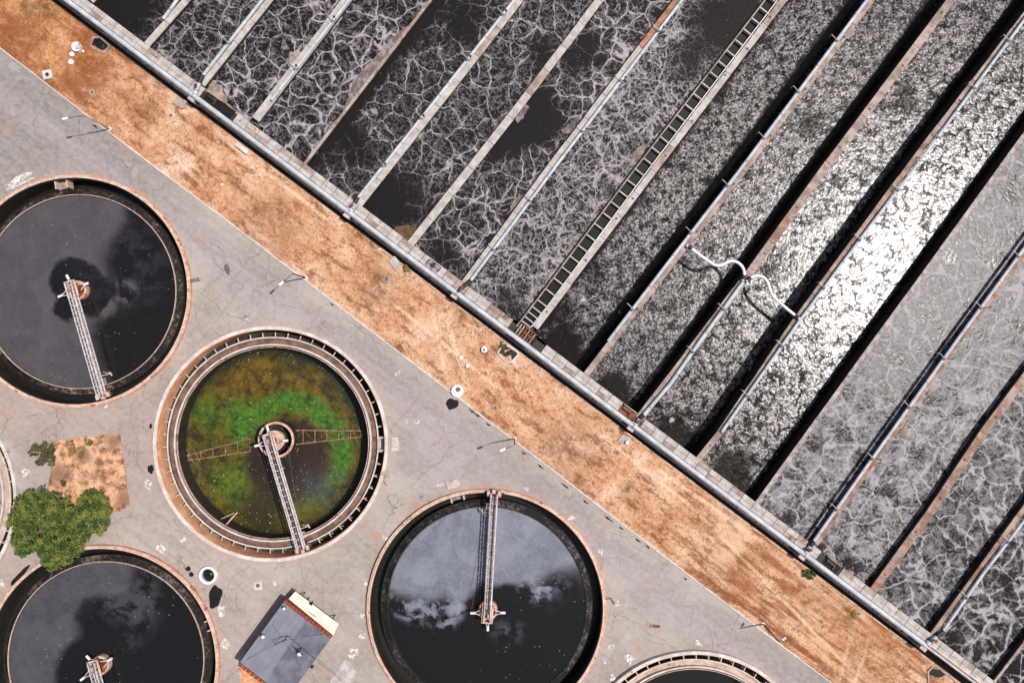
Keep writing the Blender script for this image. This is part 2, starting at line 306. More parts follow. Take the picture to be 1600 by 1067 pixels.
    if full:
        rd = n.ma('MULTIPLY', n.mr(n.ma('SINE', n.ma('ADD', n.ma('MULTIPLY', bo, 70), n.ma('MULTIPLY', fi, 16))), .0, .8), n.mr(bo, .12, .46, 1, 0))
        fo = n.ma('MULTIPLY', fo, n.ma('SUBTRACT', 1, n.ma('MULTIPLY', rd, .7)))
        fo = n.ma('MULTIPLY', fo, n.mr(n.ma('ADD', bo, n.ma('MULTIPLY', n.ma('SUBTRACT', fn2, .5), .5)), .05, .32, .3, 1))
    if curd:
        fo = n.ma('MULTIPLY', fo, n.mr(n.noise(n.warp(flat, 2, .5, 2), 2.7, 3, .65), .38, .56, .38, 1.15))
        fo = n.ma('MULTIPLY', fo, n.mr(n.noise(n.warp(flat, .8, 1.2, 3), .62, 4, .65), .34, .50, .35, 1))
    pw = n.warp(flat, .14, 7, 4); pw = n.warp(pw, 1.0, 1.3, 3)
    if dark: fo = n.ma('MULTIPLY', fo, n.mr(n.noise(flat, .075, 4, .6), .5-.2+dark*.2, .5-.05+dark*.2, .0, 1))
    bl = None
    for (bx, by, br, bs, amt) in blobs:
        c_ = n.ma('MULTIPLY', n.circ(pw, bx, by, br, bs, z), amt); bl = c_ if bl is None else n.ma('MAXIMUM', bl, c_)
        fo = n.ma('MULTIPLY', fo, n.ma('SUBTRACT', 1, c_))
    for (a, b, r, s) in clear:  # bands stripped of foam; beside mid-basin walls they paint the shade darker
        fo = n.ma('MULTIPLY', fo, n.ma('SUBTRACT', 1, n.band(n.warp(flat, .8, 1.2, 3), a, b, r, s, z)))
    if gaps:
        gm = n.mr(n.ma('ADD', n.vor(n.warp(n.warp(flat, .5, 1.6, 3), 2, .45, 3), .5, 'DISTANCE_TO_EDGE'), n.ma('MULTIPLY', n.ma('SUBTRACT', mid, .5), .55)), -.02, .075, 1-gaps, 1)
        gm = n.ma('MULTIPLY', gm, n.mr(n.noise(n.warp(n.along(flat, 1.6, .7), .6, 1.4, 3), .75, 4, .6), .36, .50, 1-gaps*.75, 1)); fo = n.ma('MULTIPLY', fo, gm)
    fo = n.mr(fo, con[0], con[1], 0, 1, False)
    fc = srgb(*fcol, K)
    fcl = n.mix(n.mr(str_, .32, .68), tuple(x*.66 for x in fc), tuple(min(.8, x*1.3) for x in fc))
    fcl = n.mix(n.ma('MULTIPLY', n.ma('MAXIMUM', veins, n.ma('MULTIPLY', v2, .3)), .4 if not full else .85), fcl, tuple(min(.8, x*(1.1 if not full else 1.5)) for x in fc))
    sp = n.ma('MULTIPLY', n.mr(n.vor(flat, 1.5, 'F1'), .03, .09, 1, 0), n.mr(n.noise(flat, .2, 2), .5, .6))
    col = n.mix(fo, (.0115,.0098,.0092), fcl)
    col = n.mix(n.ma('MULTIPLY', sp, .7), col, srgb(220,214,214,K))
    if curd:      # pale floating foam clots
        cl = n.ma('MULTIPLY', n.mr(n.vor(n.warp(flat, 1.2, .8, 2), .17, 'F1'), .05, .085, 1, 0), 1)
        col = n.mix(n.ma('MULTIPLY', cl, .9), col, srgb(196,188,190,K))
    ed = n.mr(n.vor(n.warp(flat, 1, .7, 2), .95, 'DISTANCE_TO_EDGE'), .0, .22, 0, 1)
    w1 = n.noise(flat, 3.0, 3, .6); w2 = n.noise(flat, .9, 3, .6)
    hgt = n.ma('ADD', n.ma('MULTIPLY', ed, .035), n.ma('ADD', n.ma('MULTIPLY', w1, .05), n.ma('MULTIPLY', w2, .12)))
    hgt = n.ma('ADD', hgt, n.ma('MULTIPLY', fo, .02))
    n.bump(hgt, bump, 1.0)
    rgh = n.mr(fo, 0, 1, rough[0], rough[1], False)
    if bl is not None and glint: rgh = n.ma('SUBTRACT', rgh, n.ma('MULTIPLY', bl, glint))
    return n.fin(col, rgh, n.ma('MULTIPLY', gm, n.mr(fo, 0, .5, spec*.3, spec, False)) if gaps else spec)

# ------------------------------------------------------------------ mesh helper
class MB:
    def __init__(self): self.v = []; self.f = []
    def add(self, vs_, fs): o = len(self.v); self.v += [Vector(x) for x in vs_]; self.f += [tuple(i+o for i in f) for f in fs]; return self
    def prism(self, poly, z0, z1):
        k = len(poly); a = sum(poly[i][0]*poly[(i+1)%k][1]-poly[(i+1)%k][0]*poly[i][1] for i in range(k))
        if a < 0: poly = poly[::-1]
        vs_ = [(p[0], p[1], z0) for p in poly]+[(p[0], p[1], z1) for p in poly]
        return self.add(vs_, [tuple(range(k))[::-1], tuple(range(k, 2*k))]+[(i, (i+1)%k, (i+1)%k+k, i+k) for i in range(k)])
    def beam(self, a, b, wd, z0=None, z1=None, h=None):    # upright box from a to b
        a = Vector(a); b = Vector(b); t = Vector((b.x-a.x, b.y-a.y, 0)).normalized(); nn = Vector((-t.y, t.x, 0))*wd/2
        if z0 is None:
            vs_ = [a-nn, b-nn, b+nn, a+nn]; hh = Vector((0, 0, h/2))
            return self.add([x-hh for x in vs_]+[x+hh for x in vs_], [(3,2,1,0),(4,5,6,7),(0,1,5,4),(1,2,6,5),(2,3,7,6),(3,0,4,7)])
        return self.prism([(x.x, x.y) for x in (a-nn, b-nn, b+nn, a+nn)], z0, z1)
    def tube(self, pts, r, k=8, caps=True):
        pts = [Vector(p) for p in pts]; o = len(self.v); m = len(pts)
        for i, p in enumerate(pts):
            t = (pts[min(i+1, m-1)]-pts[max(i-1, 0)]).normalized()
            ref = Vector((0, 0, 1)) if abs(t.z) < .9 else Vector((1, 0, 0))
            x = t.cross(ref).normalized(); y = x.cross(t)
            rr = r[i] if isinstance(r, (list, tuple)) else r
            for j in range(k):
                a = 2*math.pi*j/k; self.v.append(p+x*math.cos(a)*rr+y*math.sin(a)*rr)
        for i in range(m-1):
            for j in range(k):
                a = o+i*k+j; b = o+i*k+(j+1)%k; self.f.append((a, b, b+k, a+k))
        if caps: self.f.append(tuple(o+j for j in range(k))[::-1]); self.f.append(tuple(o+(m-1)*k+j for j in range(k)))
        return self
    def ring(self, c, r0, r1, z0, z1, k=160, a0=0, a1=2*math.pi, z1b=None):   # r0 inner, z1 top; z1b = top height at outer radius
        full = abs(a1-a0-2*math.pi) < 1e-6; m = k if full else k+1; o = len(self.v)
        zo = z1 if z1b is None else z1b
        for i in range(m):
            a = a0+(a1-a0)*i/k; cc, ss = math.cos(a), math.sin(a)
            for r, z in ((r0, z0), (r1, z0), (r1, zo), (r0, z1)): self.v.append(Vector((c[0]+cc*r, c[1]+ss*r, z)))
        for i in range(k):
            a = o+i*4; b = o+((i+1)%m)*4
            for j in range(4): self.f.append((a+j, a+(j+1)%4, b+(j+1)%4, b+j)[::-1])
        if not full: self.f.append((o, o+1, o+2, o+3)); e = o+k*4; self.f.append((e+3, e+2, e+1, e))
        return self
    def disc(self, c, r, z, k=160): return self.add([(c[0]+math.cos(2*math.pi*i/k)*r, c[1]+math.sin(2*math.pi*i/k)*r, z) for i in range(k)], [tuple(range(k))])
    def cyl(self, c, r, z0, z1, k=20, r2=None):
        r2 = r if r2 is None else r2
        vs_ = [(c[0]+math.cos(2*math.pi*i/k)*r, c[1]+math.sin(2*math.pi*i/k)*r, z0) for i in range(k)]+[(c[0]+math.cos(2*math.pi*i/k)*r2, c[1]+math.sin(2*math.pi*i/k)*r2, z1) for i in range(k)]
        return self.add(vs_, [tuple(range(k))[::-1], tuple(range(k, 2*k))]+[(i, (i+1)%k, (i+1)%k+k, i+k) for i in range(k)])
    def ball(self, c, r, k=12, h=8):
        vs_ = []; fs = []
        for i in range(h+1):
            t = math.pi*i/h
            for j in range(k): a = 2*math.pi*j/k; vs_.append((c[0]+r*math.sin(t)*math.cos(a), c[1]+r*math.sin(t)*math.sin(a), c[2]+r*math.cos(t)))
        for i in range(h):
            for j in range(k): fs.append((i*k+j, (i+1)*k+j, (i+1)*k+(j+1)%k, i*k+(j+1)%k))
        return self.add(vs_, fs)
    def build(self, name, mat, parent=None, loc=None, smooth=False):
        if loc is None:
            if parent is not None: loc = Vector((0, 0, 0))
            else:
                n_ = len(self.v); loc = Vector((sum(v.x for v in self.v)/n_, sum(v.y for v in self.v)/n_, min(v.z for v in self.v)))
        org = Vector(loc) if parent is None else WORLD.get(parent.name, Vector((0, 0, 0)))
        me = bpy.data.meshes.new(name); me.from_pydata([tuple(v-org) for v in self.v], [], self.f); me.update()
        me.materials.append(M[mat] if isinstance(mat, str) else mat)
        if smooth:
            for q in me.polygons: q.use_smooth = True
        o = bpy.data.objects.new(name, me); C.objects.link(o)
        if parent is None: o.location = org; WORLD[o.name] = org
        else: o.parent = parent; WORLD[o.name] = org
        return o
WORLD = {}
def tag(o, label=None, cat=None, group=None, kind=None):
    for k, v in (('label', label), ('category', cat), ('group', group), ('kind', kind)):
        if v: o[k] = v
    return o
def thing(name, loc, label, cat, group=None):
    o = bpy.data.objects.new(name, None); C.objects.link(o); o.location = loc; o.empty_display_size = .5
    WORLD[o.name] = Vector(loc); return tag(o, label, cat, group)
def dup(me_obj, parent, loc=None, rotz=0):     # a copied part sharing mesh data
    o = me_obj.copy(); C.objects.link(o); o.parent = parent
    if loc is not None: o.location = loc
    o.rotation_euler = (0, 0, rotz); return o

# ------------------------------------------------------------------ ground sheets
TR = []   # tank holes
for cx, cy, r in RIMS:
    c = P(cx, cy, .8); TR.append((c.x, c.y, r*.1*(H-.8)/H-.3))
def inpoly(x, y, poly):
    c = False; j = len(poly)-1
    for i in range(len(poly)):
        a, b = poly[i], poly[j]
        if (a[1] > y) != (b[1] > y) and x < (b[0]-a[0])*(y-a[1])/(b[1]-a[1])+a[0]: c = not c
        j = i
    return c
def sheet(outer, holes_poly, holes_circ, z, extra=None, zf=None):
    vs_ = []; es = []
    def loop(pts):
        o = len(vs_); vs_.extend(Vector(p) for p in pts); es.extend((o+i, o+(i+1) % len(pts)) for i in range(len(pts)))
    loop(outer)
    for h in holes_poly: loop(h)
    for cx, cy, r in holes_circ: loop([(cx+r*math.cos(2*math.pi*i/120), cy+r*math.sin(2*math.pi*i/120)) for i in range(120)])
    if extra: vs_.extend(Vector(p) for p in extra)
    V, E, F, *_ = geo.delaunay_2d_cdt(vs_, es, [], 0, 1e-5)
    mb = MB(); fs = []
    for f in F:
        x = sum(V[i].x for i in f)/3; y = sum(V[i].y for i in f)/3
        if not inpoly(x, y, outer): continue
        if any(inpoly(x, y, h) for h in holes_poly): continue
        if any((x-a)**2+(y-b)**2 < (r-.002)**2*.9995 for a, b, r in holes_circ): continue
        fs.append(tuple(f))
    return mb.add([(v.x, v.y, z if zf is None else zf(v.x, v.y)) for v in V], fs)
xy = lambda v: (v.x, v.y)
BAS = [xy(L(-1500, 9)), xy(L(1500, 9)), xy(L(1500, -1400)), xy(L(-1500, -1400))]
g = sheet([(-2500,-2500), (2500,-2500), (2500,2500), (-2500,2500)], [BAS], TR, -.06).build('ground', 'dirt', loc=(0,0,0)); tag(g, kind='structure')
KERB = [(-500,-305), (-250,-114), (0,75), (125,172), (250,267), (400,379), (602,534), (800,685), (950,801), (1200,992), (1300,1067), (1560,1262), (2000,1592)]
kw = [xy(P(*k)) for k in KERB]
pav_poly = kw+[xy(P(2000,2000)), xy(P(-500,2000))]
o = sheet(pav_poly, [], TR, 0.0).build('pavement', 'pavement', loc=(0,0,0)); tag(o, kind='structure')
# grass strip with relief
strip = kw+[xy(L(1480, 27)), xy(L(-1480, 27))]
ext = []
rg_ = random.Random(5)
for i in range(-1150, 1100, 7):
    for d in range(30, 260, 7):
        q = L(i+rg_.uniform(-2.5, 2.5), d+rg_.uniform(-2.5, 2.5))
        if abs(q.x) < 90 and abs(q.y) < 62 and inpoly(q.x, q.y, strip): ext.append(xy(q))
def kdist(x, y):
    best = 1e9
    for a, b in zip(kw, kw[1:]):
        dx, dy = b[0]-a[0], b[1]-a[1]; t = max(0, min(1, ((x-a[0])*dx+(y-a[1])*dy)/(dx*dx+dy*dy)))
        best = min(best, math.hypot(x-a[0]-t*dx, y-a[1]-t*dy))
    return best
from mathutils import noise as mn
def gz(x, y):
    k = min(1, kdist(x, y)/1.2)
    return .02+k*(.06+.16*(mn.noise(Vector((x*.5, y*.5, 0)))+.5)+.1*mn.noise(Vector((x*1.7, y*1.7, 3))))
o = sheet(strip, [], [], .03, ext, gz).build('dry_grass_verge', 'dirt', loc=(0,0,0), smooth=True); tag(o, kind='structure')
# straw tufts
mb = MB(); rt = random.Random(3); cnt = 0
while cnt < 15000:
    s = rt.uniform(-1000, 950); d = rt.uniform(29, 250); q = L(s, d)
    if abs(q.x) > 84 or abs(q.y) > 57 or not inpoly(q.x, q.y, strip) or kdist(q.x, q.y) < .35: continue
    if mn.noise(Vector((q.x*.22, q.y*.22, 7))) + .3*mn.noise(Vector((q.x, q.y, 2))) < rt.uniform(-.35, .35): cnt += .15; continue
    z = gz(q.x, q.y)-.02
    for _ in range(3):
        a = rt.uniform(0, 6.28); l = rt.uniform(.12, .3); h = rt.uniform(.05, .2); w_ = rt.uniform(.02, .05)
        dx, dy = math.cos(a), math.sin(a)
        mb.add([(q.x-dy*w_, q.y+dx*w_, z), (q.x+dy*w_, q.y-dx*w_, z), (q.x+dx*l, q.y+dy*l, z+h)], [(0, 1, 2)])
    cnt += 1
o = mb.build('dry_grass', 'straw', loc=(0,0,0)); tag(o, 'short dry straw grass on the orange verge', 'grass', kind='stuff')
# kerb
kb = thing('kerb', P(400,379), 'thin white kerb dividing the grey pavement from the orange verge', 'kerb'); kb['kind'] = 'structure'
rk = random.Random(9)
for a, b in zip(KERB[1:-1], KERB[2:-1]):
    A = P(*a); B = P(*b); n_ = max(1, int((B-A).length/3.0)); 
    for i in range(n_):
        p0 = A.lerp(B, i/n_); p1 = A.lerp(B, (i+1)/n_); t = (p1-p0).normalized(); nn = Vector((-t.y, t.x, 0))*rk.uniform(-.03, .03)
        MB().beam(p0+t*.02+nn, p1-t*.02+nn, .17+rk.uniform(-.02, .03), -.03, .13+rk.uniform(-.02, .02)).build('kerb_stone', 'kerb', kb)
# soil patch by the tree
def blobpoly(pts, jit=2, sub=4, seed=1):
    rr = random.Random(seed); out = []
    for i in range(len(pts)):
        a, b = pts[i], pts[(i+1) % len(pts)]
        for j in range(sub): t = j/sub; out.append((a[0]+(b[0]-a[0])*t+rr.uniform(-jit, jit), a[1]+(b[1]-a[1])*t+rr.uniform(-jit, jit)))
    return out
pp = blobpoly([(82,690), (130,683), (189,677), (196,735), (202,788), (186,800), (140,792), (105,800), (74,770), (78,742)], 1.2, 6)
o = MB().prism([xy(P(*q)) for q in pp], -.03, .035).build('soil_patch', 'patch'); tag(o, kind='structure')

# ------------------------------------------------------------------ aeration basins
ZT, ZL, ZM, ZR = 2.5, 1.55, -1.9, 1.1
# concrete lines, width, list of (material), pipe line
DIV = {
 0: dict(c=[(229,70),(291,0)], w=10, m='concrete', pipe=[(255,30),(277,0)]),
 1: dict(c=[(316,133),(421,0)], w=9, m='concrete', pipe=[(316,120),(410,0)]),
 2: dict(c=[(399,187),(542,0)], w=13, m='concrete', pipe=[(424,157),(546,0)]),
 3: dict(c=[(475,257),(673,0)], w=4.5, m='concrete_tan', pipe=None),
 4: dict(c=[(561,320),(745,87),(812,0)], w=10, m='concrete', pipe=[(558,311),(690,145),(804,0)]),
 5: dict(c=[(641,382),(798,183),(937,0)], w=12, m='concrete', pipe=None),
 6: dict(c=[(725,442),(860,260),(1058,0)], w=9, m='concrete', pipe=[(734,440),(872,255),(1066,0)]),
 7: dict(c=[(836,512),(1021,267),(1225,0)], w=10, m='concrete', pipe=None),
 8: dict(c=[(916,585),(1048,414),(1162,267),(1362,0)], w=9, m='concrete_tan', pipe=[(950,533),(1041,414),(1155,267),(1355,0)]),
 9: dict(c=[(998,655),(1100,521),(1176,420),(1295,255),(1487,0)], w=12, m='concrete_tan', pipe=[(1004,650),(1047,600),(1093,534),(1161,441)]),
 10: dict(c=[(1090,719),(1125,676),(1247,496),(1375,322),(1442,232),(1550,92),(1620,0)], w=9, m='concrete_tan', pipe=[(1128,674),(1250,500),(1362,350),(1426,267),(1537,117),(1625,-2)]),
 11: dict(c=[(1180,790),(1375,521),(1565,260),(1600,212)], w=6, m='foamwall', pipe=None),
 12: dict(c=[(1275,850),(1388,689),(1500,532),(1605,392)], w=7, m='concrete_rust', pipe=[(1270,847),(1382,689),(1494,533),(1600,388)]),
 13: dict(c=[(1365,922),(1452,803),(1537,676),(1600,592)], w=12, m='concrete_rust', pipe=None),
 14: dict(c=[(1457,992),(1532,889),(1592,806)], w=8, m='concrete_rust', pipe=[(1472,987),(1535,897),(1600,813)]),
 15: dict(c=[(1552,1067),(1600,1005)], w=4, m='concrete_tan', pipe=None),
 16: dict(c=[(1645,1133),(1700,1058)], w=10, m='concrete_tan', pipe=None),
 -1: dict(c=[(142,2),(150,-8)], w=10, m='concrete', pipe=None),
 -2: dict(c=[(50,-60),(80,-100)], w=10, m='concrete', pipe=None),
}
def extend(pts, z, far):
    q = [P(a, b, z) for a, b in pts]; d = (q[-1]-q[-2]).normalized()
    # extend until `far` metres across the basins
    base = L(0, 0, z); nn = (L(0, -100, z)-L(0, 0, z)).normalized(); cur = (q[-1]-base).dot(nn)
    q.append(q[-1]+d*((far-cur)/max(.3, d.dot(nn)))); return q
FAR = 128
LAB = {-2:'plain concrete divider wall beyond the upper left corner', -1:'stub of divider wall at the top left corner of the basins',
 0:'pale divider wall nearest the top left corner carrying a short pale pipe', 1:'pale divider wall with a full length light pipe on its left, second from top left',
 2:'wide divider wall with a pale pipe laid along its middle, scum heaped at both sides', 3:'thinnest divider wall with a brown scum crust along its left side',
 4:'divider wall beside the nearly black basin, light pipe with valve stems on its left', 5:'plain pale divider wall of wide slabs without any pipe, ending by the yellow sediment',
 6:'pale divider wall with an orange rusted stretch and pipe on its right', 7:'pale divider wall lining the right side of the runged channel',
 8:'tan divider wall where the S shaped pipe begins', 9:'tan divider wall in the middle where both S shaped pipes meet',
 10:'tan divider wall left of the brightest sun glare', 11:'low foam covered wall along the wide black drop, right of the glare',
 12:'rusty divider wall with pipe, first one right of the wide black drop', 13:'broad orange rusted divider wall of long slabs without a pipe',
 14:'rusty divider wall with a pale pipe on its right near the lower right corner', 15:'thin divider wall cutting the bottom right corner', 16:'divider wall beyond the lower right corner'}
n = NT('foam_crusted_wall'); f = n.noise(n.pos, .9, 5, .7)
M['foamwall'] = n.fin(n.mix(n.mr(f, .35, .65), srgb(150,136,134,K), srgb(206,192,184,K)), .9, .2)
CL = {}
rj = random.Random(21)
for i, D in DIV.items():
    z = 1.25 if i == 11 else ZT
    q = extend(D['c'], z, FAR); CL[i] = q
    lowz = {7: ZM, 8: ZM, 9: ZM, 10: ZM, 11: ZM}.get(i, ZR)-2
    t = thing('divider_wall', Vector((q[0].x, q[0].y, lowz)), LAB[i], 'wall', 'walls dividing the aeration basins' if False else None)
    W_ = D['w']*.1
    # core wall below the coping slabs
    mb = MB()
    for a, b in zip(q, q[1:]): mb.beam(a, b, W_*.86, lowz, z-.22)
    mb.build('wall_core', 'wall', t)
    # coping slabs with joints
    for a, b in zip(q, q[1:]):
        ln = (b-a).length; inframe = max(0, ln)
        step = 4.6 if i not in (3, 11) else 9
        k = max(1, round(ln/step)); u = (b-a).normalized()
        for j in range(k):
            p0 = a+u*(ln*j/k+.035); p1 = a+u*(ln*(j+1)/k-.035)
            off = Vector((-u.y, u.x, 0))*rj.uniform(-.03, .03)
            mt = D['m']
            if mt == 'concrete' and rj.random() < .12: mt = 'concrete_tan'
            if D['m'] == 'concrete_tan' and i in (9, 10) and rj.random() < .15: mt = 'concrete_rust'
            if i == 6 and j in (5, 6) and a is q[1]: mt = 'chan_floor'
            MB().beam(p0+off, p1+off, W_*rj.uniform(.96, 1.04), z-.22, z+rj.uniform(-.02, .02)).build('coping_slab', mt, t)
    # small rusty bolt plates on the tan walls
    if i in (9, 10, 7, 13):
        for a, b in zip(q, q[1:]):
            ln = (b-a).length; u = (b-a).normalized(); s = 3.
            while s < ln-1 and s < 90:
                c = a+u*s+Vector((-u.y, u.x, 0))*rj.uniform(-.15, .15)
                if abs(c.x) < 85 and abs(c.y) < 60: MB().cyl((c.x, c.y), .17, z, z+.1, 8).build('rusty_plug', 'rust', t)
                s += rj.uniform(3.5, 11)

# pipes along the dividers
PLAB = {0:'short pale pipe on the divider wall nearest the top left corner', 1:'pale air pipe along the second divider wall from top left',
 2:'pale air pipe lying down the middle of the wide divider wall', 4:'light blue air pipe beside the nearly black basin with pairs of dark valve stems',
 6:'pale air pipe right of the orange rusted wall stretch', 8:'pale air pipe feeding the left S shaped pipe', 9:'thick pale air pipe ending where both S shaped pipes meet',
 10:'pale air pipe along the left edge of the brightest glare', 12:'pale air pipe first right of the wide black drop', 14:'pale air pipe nearest the lower right corner'}
for i, D in DIV.items():
    if not D['pipe']: continue
    z = ZT+.35; q = [P(a, b, z) for a, b in D['pipe']]
    if i != 9:
        d = (q[-1]-q[-2]).normalized(); q.append(q[-1]+d*45)
    t = thing('air_pipe', Vector((q[0].x, q[0].y, z-.25)), PLAB[i], 'pipe')
    MB().tube(q, .3 if i == 9 else .25, 12).build('pipe_run', 'pipe', t, smooth=False)
    for a, b in zip(q, q[1:]):
        ln = (b-a).length; u = (b-a).normalized(); nn = Vector((-u.y, u.x, 0)); s = 1.8
        k = 0
        while s < ln-.5:
            c = a+u*s
            if abs(c.x) > 86 or abs(c.y) > 60: break
            MB().tube([c-u*.07, c+u*.07], .325 if i == 9 else .27, 12).build('coupling', 'concrete_tan', t)
            if k % 2 == 1:
                m = MB(); e = c+nn*1.15+u*.15; m.tube([c+Vector((0,0,.1)), e+Vector((0,0,.15))], .055, 6)
                m.tube([e+Vector((0,0,.15)), e+Vector((0,0,-.9))], .055, 6); m.build('drop_pipe', 'truss', t)
                m = MB(); c2 = c-nn*.42+u*.2; m.tube([c2, c2+Vector((0,0,1.7))], .05, 6).cyl((c2.x, c2.y), .2, c2.z+1.6, c2.z+1.66, 10); m.build('valve_stem', 'dark_steel', t)
            s += rj.uniform(4.3, 5.0); k += 1
# S shaped pipes
for nm, pts, lab in (('s', [(1073,384),(1080,388),(1096.4,400.8),(1108,409),(1116,414),(1124.5,415.6),(1133,411.6),(1140,408),(1148.5,408),(1157,413),(1162.5,421.5),(1163,430.3),(1160.5,439)], 'white S shaped cross pipe spanning to the left of the junction'),
                     ('t', [(1166,440),(1173.8,433.1),(1183.6,430.3),(1193.5,433),(1200,441.6),(1203.3,455.6),(1209,464.8),(1225.8,479.5),(1240,491),(1249,498)], 'white S shaped cross pipe spanning to the right of the junction')):
    z = ZT+.4; q = [P(a, b, z) for a, b in pts]
    # smooth
    for _ in range(2):
        nq = [q[0]]
        for a, b in zip(q, q[1:]): nq += [a.lerp(b, .25), a.lerp(b, .75)]
        q = nq+[q[-1]]
    t = thing('cross_pipe', Vector((q[0].x, q[0].y, z)), lab, 'pipe'); MB().tube(q, .24, 12).build('pipe_run', 'white', t, smooth=True)
    for c, e in ((q[0], q[3]), (q[-1], q[-4])):
        u = (e-c).normalized(); MB().tube([c+u*.2, c+u*.9], .31, 12).build('flange', 'flange', t)

# water sheets
W = {}
def basin(a, b, z, mat, name='basin_water'):
    A = CL[a]; B = CL[b]
    nn = (L(0, 40, z)-L(0, 0, z)).normalized()
    poly = [xy(A[0]+nn*.6)]+[xy(v) for v in A]+[xy(v) for v in B[::-1]]+[xy(B[0]+nn*.6)]
    mb = MB().add([(x, y, z) for x, y in poly], [tuple(range(len(poly)))])
    o = mb.build(name, mat, loc=(0,0,0)); o['kind'] = 'structure'; return o
net = dict(k1=.8, k2=.5, k3=.3, fine=.32, wmin=.015, wmax=.085)
basin(-2, -1, ZL, foammat('foam_far', ZL, dark=.6, **net))
basin(-1, 0, ZL, foammat('foam_a', ZL, **{**net, 'k1': .6, 'k2': .3}, blobs=((190,20,50,30,.95),)))
basin(0, 1, ZL, foammat('foam_b', ZL, **{**net, 'wmax': .07}))
basin(1, 2, ZL, foammat('foam_c', ZL, **{**net, 'k1': .95, 'cell': .3}))
basin(2, 3, ZL, foammat('foam_d', ZL, **{**net, 'k1': 1.0, 'wmax': .11, 'cell': .29}))
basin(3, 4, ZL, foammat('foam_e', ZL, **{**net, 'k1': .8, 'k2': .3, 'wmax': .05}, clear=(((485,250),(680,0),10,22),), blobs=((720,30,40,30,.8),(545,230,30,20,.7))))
basin(4, 5, ZL, foammat('foam_f', ZL, **{**net, 'k1': .8, 'k2': .45, 'fine': .34, 'wmax': .06}, blobs=((590,330,36,18,.95),(650,310,44,20,.6),(600,290,26,16,.8),(850,95,24,24,.8))))
basin(5, 6, ZL, foammat('foam_g', ZL, **{**net, 'fine': .3, 'k1': .9}, blobs=((830,185,44,18,.97),(790,225,34,16,.9),(905,75,34,24,.75),(690,395,26,14,.7))))
basin(6, 7, ZL, foammat('foam_h', ZL, **{**net, 'k1': .8, 'k2': .7, 'fine': .5, 'k3': .45, 'wmax': .08}, base=.25, blobs=((1120,50,44,30,.93),(1165,18,40,30,.93),(1075,95,26,22,.7),(790,480,24,14,.6),(1000,240,26,22,.5))))
basin(7, 8, ZM, foammat('foam_i', ZM, k1=.75, k2=.6, k3=.4, fine=.35, curd=.75, wmax=.06, blobs=((880,555,46,22,.95),(930,420,26,18,.5),(870,500,30,14,.6)), bump=.2, rough=(.16,.4), gaps=.3, clear=(((836,512),(1225,0),8,10),((905,578),(1335,0),10,6))))  # second clear band darkens the water where the next wall's shade falls
sp_ = dict(k1=.6, k2=.5, k3=.5, fine=.35, wmax=.06, rough=(.24,.24), bump=.22)  # clear bands on the next three sheets paint in wall shade
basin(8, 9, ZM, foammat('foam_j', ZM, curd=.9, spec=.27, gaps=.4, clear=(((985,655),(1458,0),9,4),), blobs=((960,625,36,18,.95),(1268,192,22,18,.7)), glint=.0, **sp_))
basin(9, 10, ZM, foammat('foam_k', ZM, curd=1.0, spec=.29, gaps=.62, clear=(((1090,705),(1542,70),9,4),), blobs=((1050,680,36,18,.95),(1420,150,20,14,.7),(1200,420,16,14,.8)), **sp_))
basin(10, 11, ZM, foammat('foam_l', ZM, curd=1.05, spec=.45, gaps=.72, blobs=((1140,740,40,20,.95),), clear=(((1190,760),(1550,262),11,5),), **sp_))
fl = dict(k1=1.15, k2=.6, k3=.4, fine=.35, wmin=.03, wmax=.11, rough=(.24,.5), fcol=(152,147,148), spec=.13, bump=.25, con=(.10,.72))
basin(11, 12, ZR, foammat('foam_m', ZR, full=1.0, **fl))
basin(12, 13, ZR, foammat('foam_n', ZR, full=1.0, **fl))
basin(13, 14, ZR, foammat('foam_o', ZR, full=.6, **{**fl, 'wmax': .13, 'k1': 1.4}))
basin(14, 15, ZR, foammat('foam_p', ZR, full=.38, blobs=((1480,1020,26,18,.7),(1530,1045,20,12,.7)), **{**fl, 'wmax': .15, 'wmin': .05, 'k1': 1.5}))
basin(15, 16, ZR, foammat('foam_q', ZR, full=.2, **fl))

# scum crusts gathered against walls (thin raised crusts)
def crust(pts, z, label, mat, seed=0, h=.06, jit=1.5):
    poly = [xy(P(a, b, z)) for a, b in blobpoly(pts, jit, 5, seed)]
    o = MB().prism(poly, z-.02, z+h).build('scum_crust', mat); tag(o, label, 'scum crust'); return o
M['crust'] = simple('lilac_grey_scum', srgb(118,102,98,K), srgb(168,154,152,K), .9, .95, spots=(srgb(96,84,80,K), 2.2, .55), bump=.8)
M['crust_tan'] = simple('tan_scum', srgb(140,124,112,K), srgb(190,174,160,K), .9, .95, spots=(srgb(110,94,84,K), 2, .56), bump=.8)
M['ochre'] = simple('yellow_brown_sediment', srgb(86,68,46,K), srgb(120,96,62,K), 1.2, .8, spots=(srgb(190,160,60,K), .8, .62))  # yellow brown mottle with yellow spots scattered at random
crust([(479,252),(488,236),(510,205),(535,175),(548,140),(560,115),(590,85),(612,60),(640,38),(650,34),(600,100),(560,152),(520,204),(490,246)], ZL, 'long brown scum crust along the left side of the thinnest wall', 'crust', 3)
crust([(451,105),(452,83),(466,78),(472,86),(462,100),(455,110)], ZL, 'triangular tan scum patch left of the wide divider wall', 'crust_tan', 4)
crust([(322,140),(332,126),(345,134),(352,150),(358,165),(372,175),(390,188),(394,194),(380,190),(350,168),(330,155)], ZL, 'brown scum spread in the corner below the second divider wall', 'crust_tan', 5)
crust([(805,182),(820,160),(826,168),(818,184),(808,192)], ZL, 'small pink brown scum patch right of the plain slab wall', 'crust', 6)
crust([(876,205),(888,198),(902,200),(896,210),(884,209)], ZL, 'pink brown scum tongue left of the orange wall stretch', 'crust', 7)
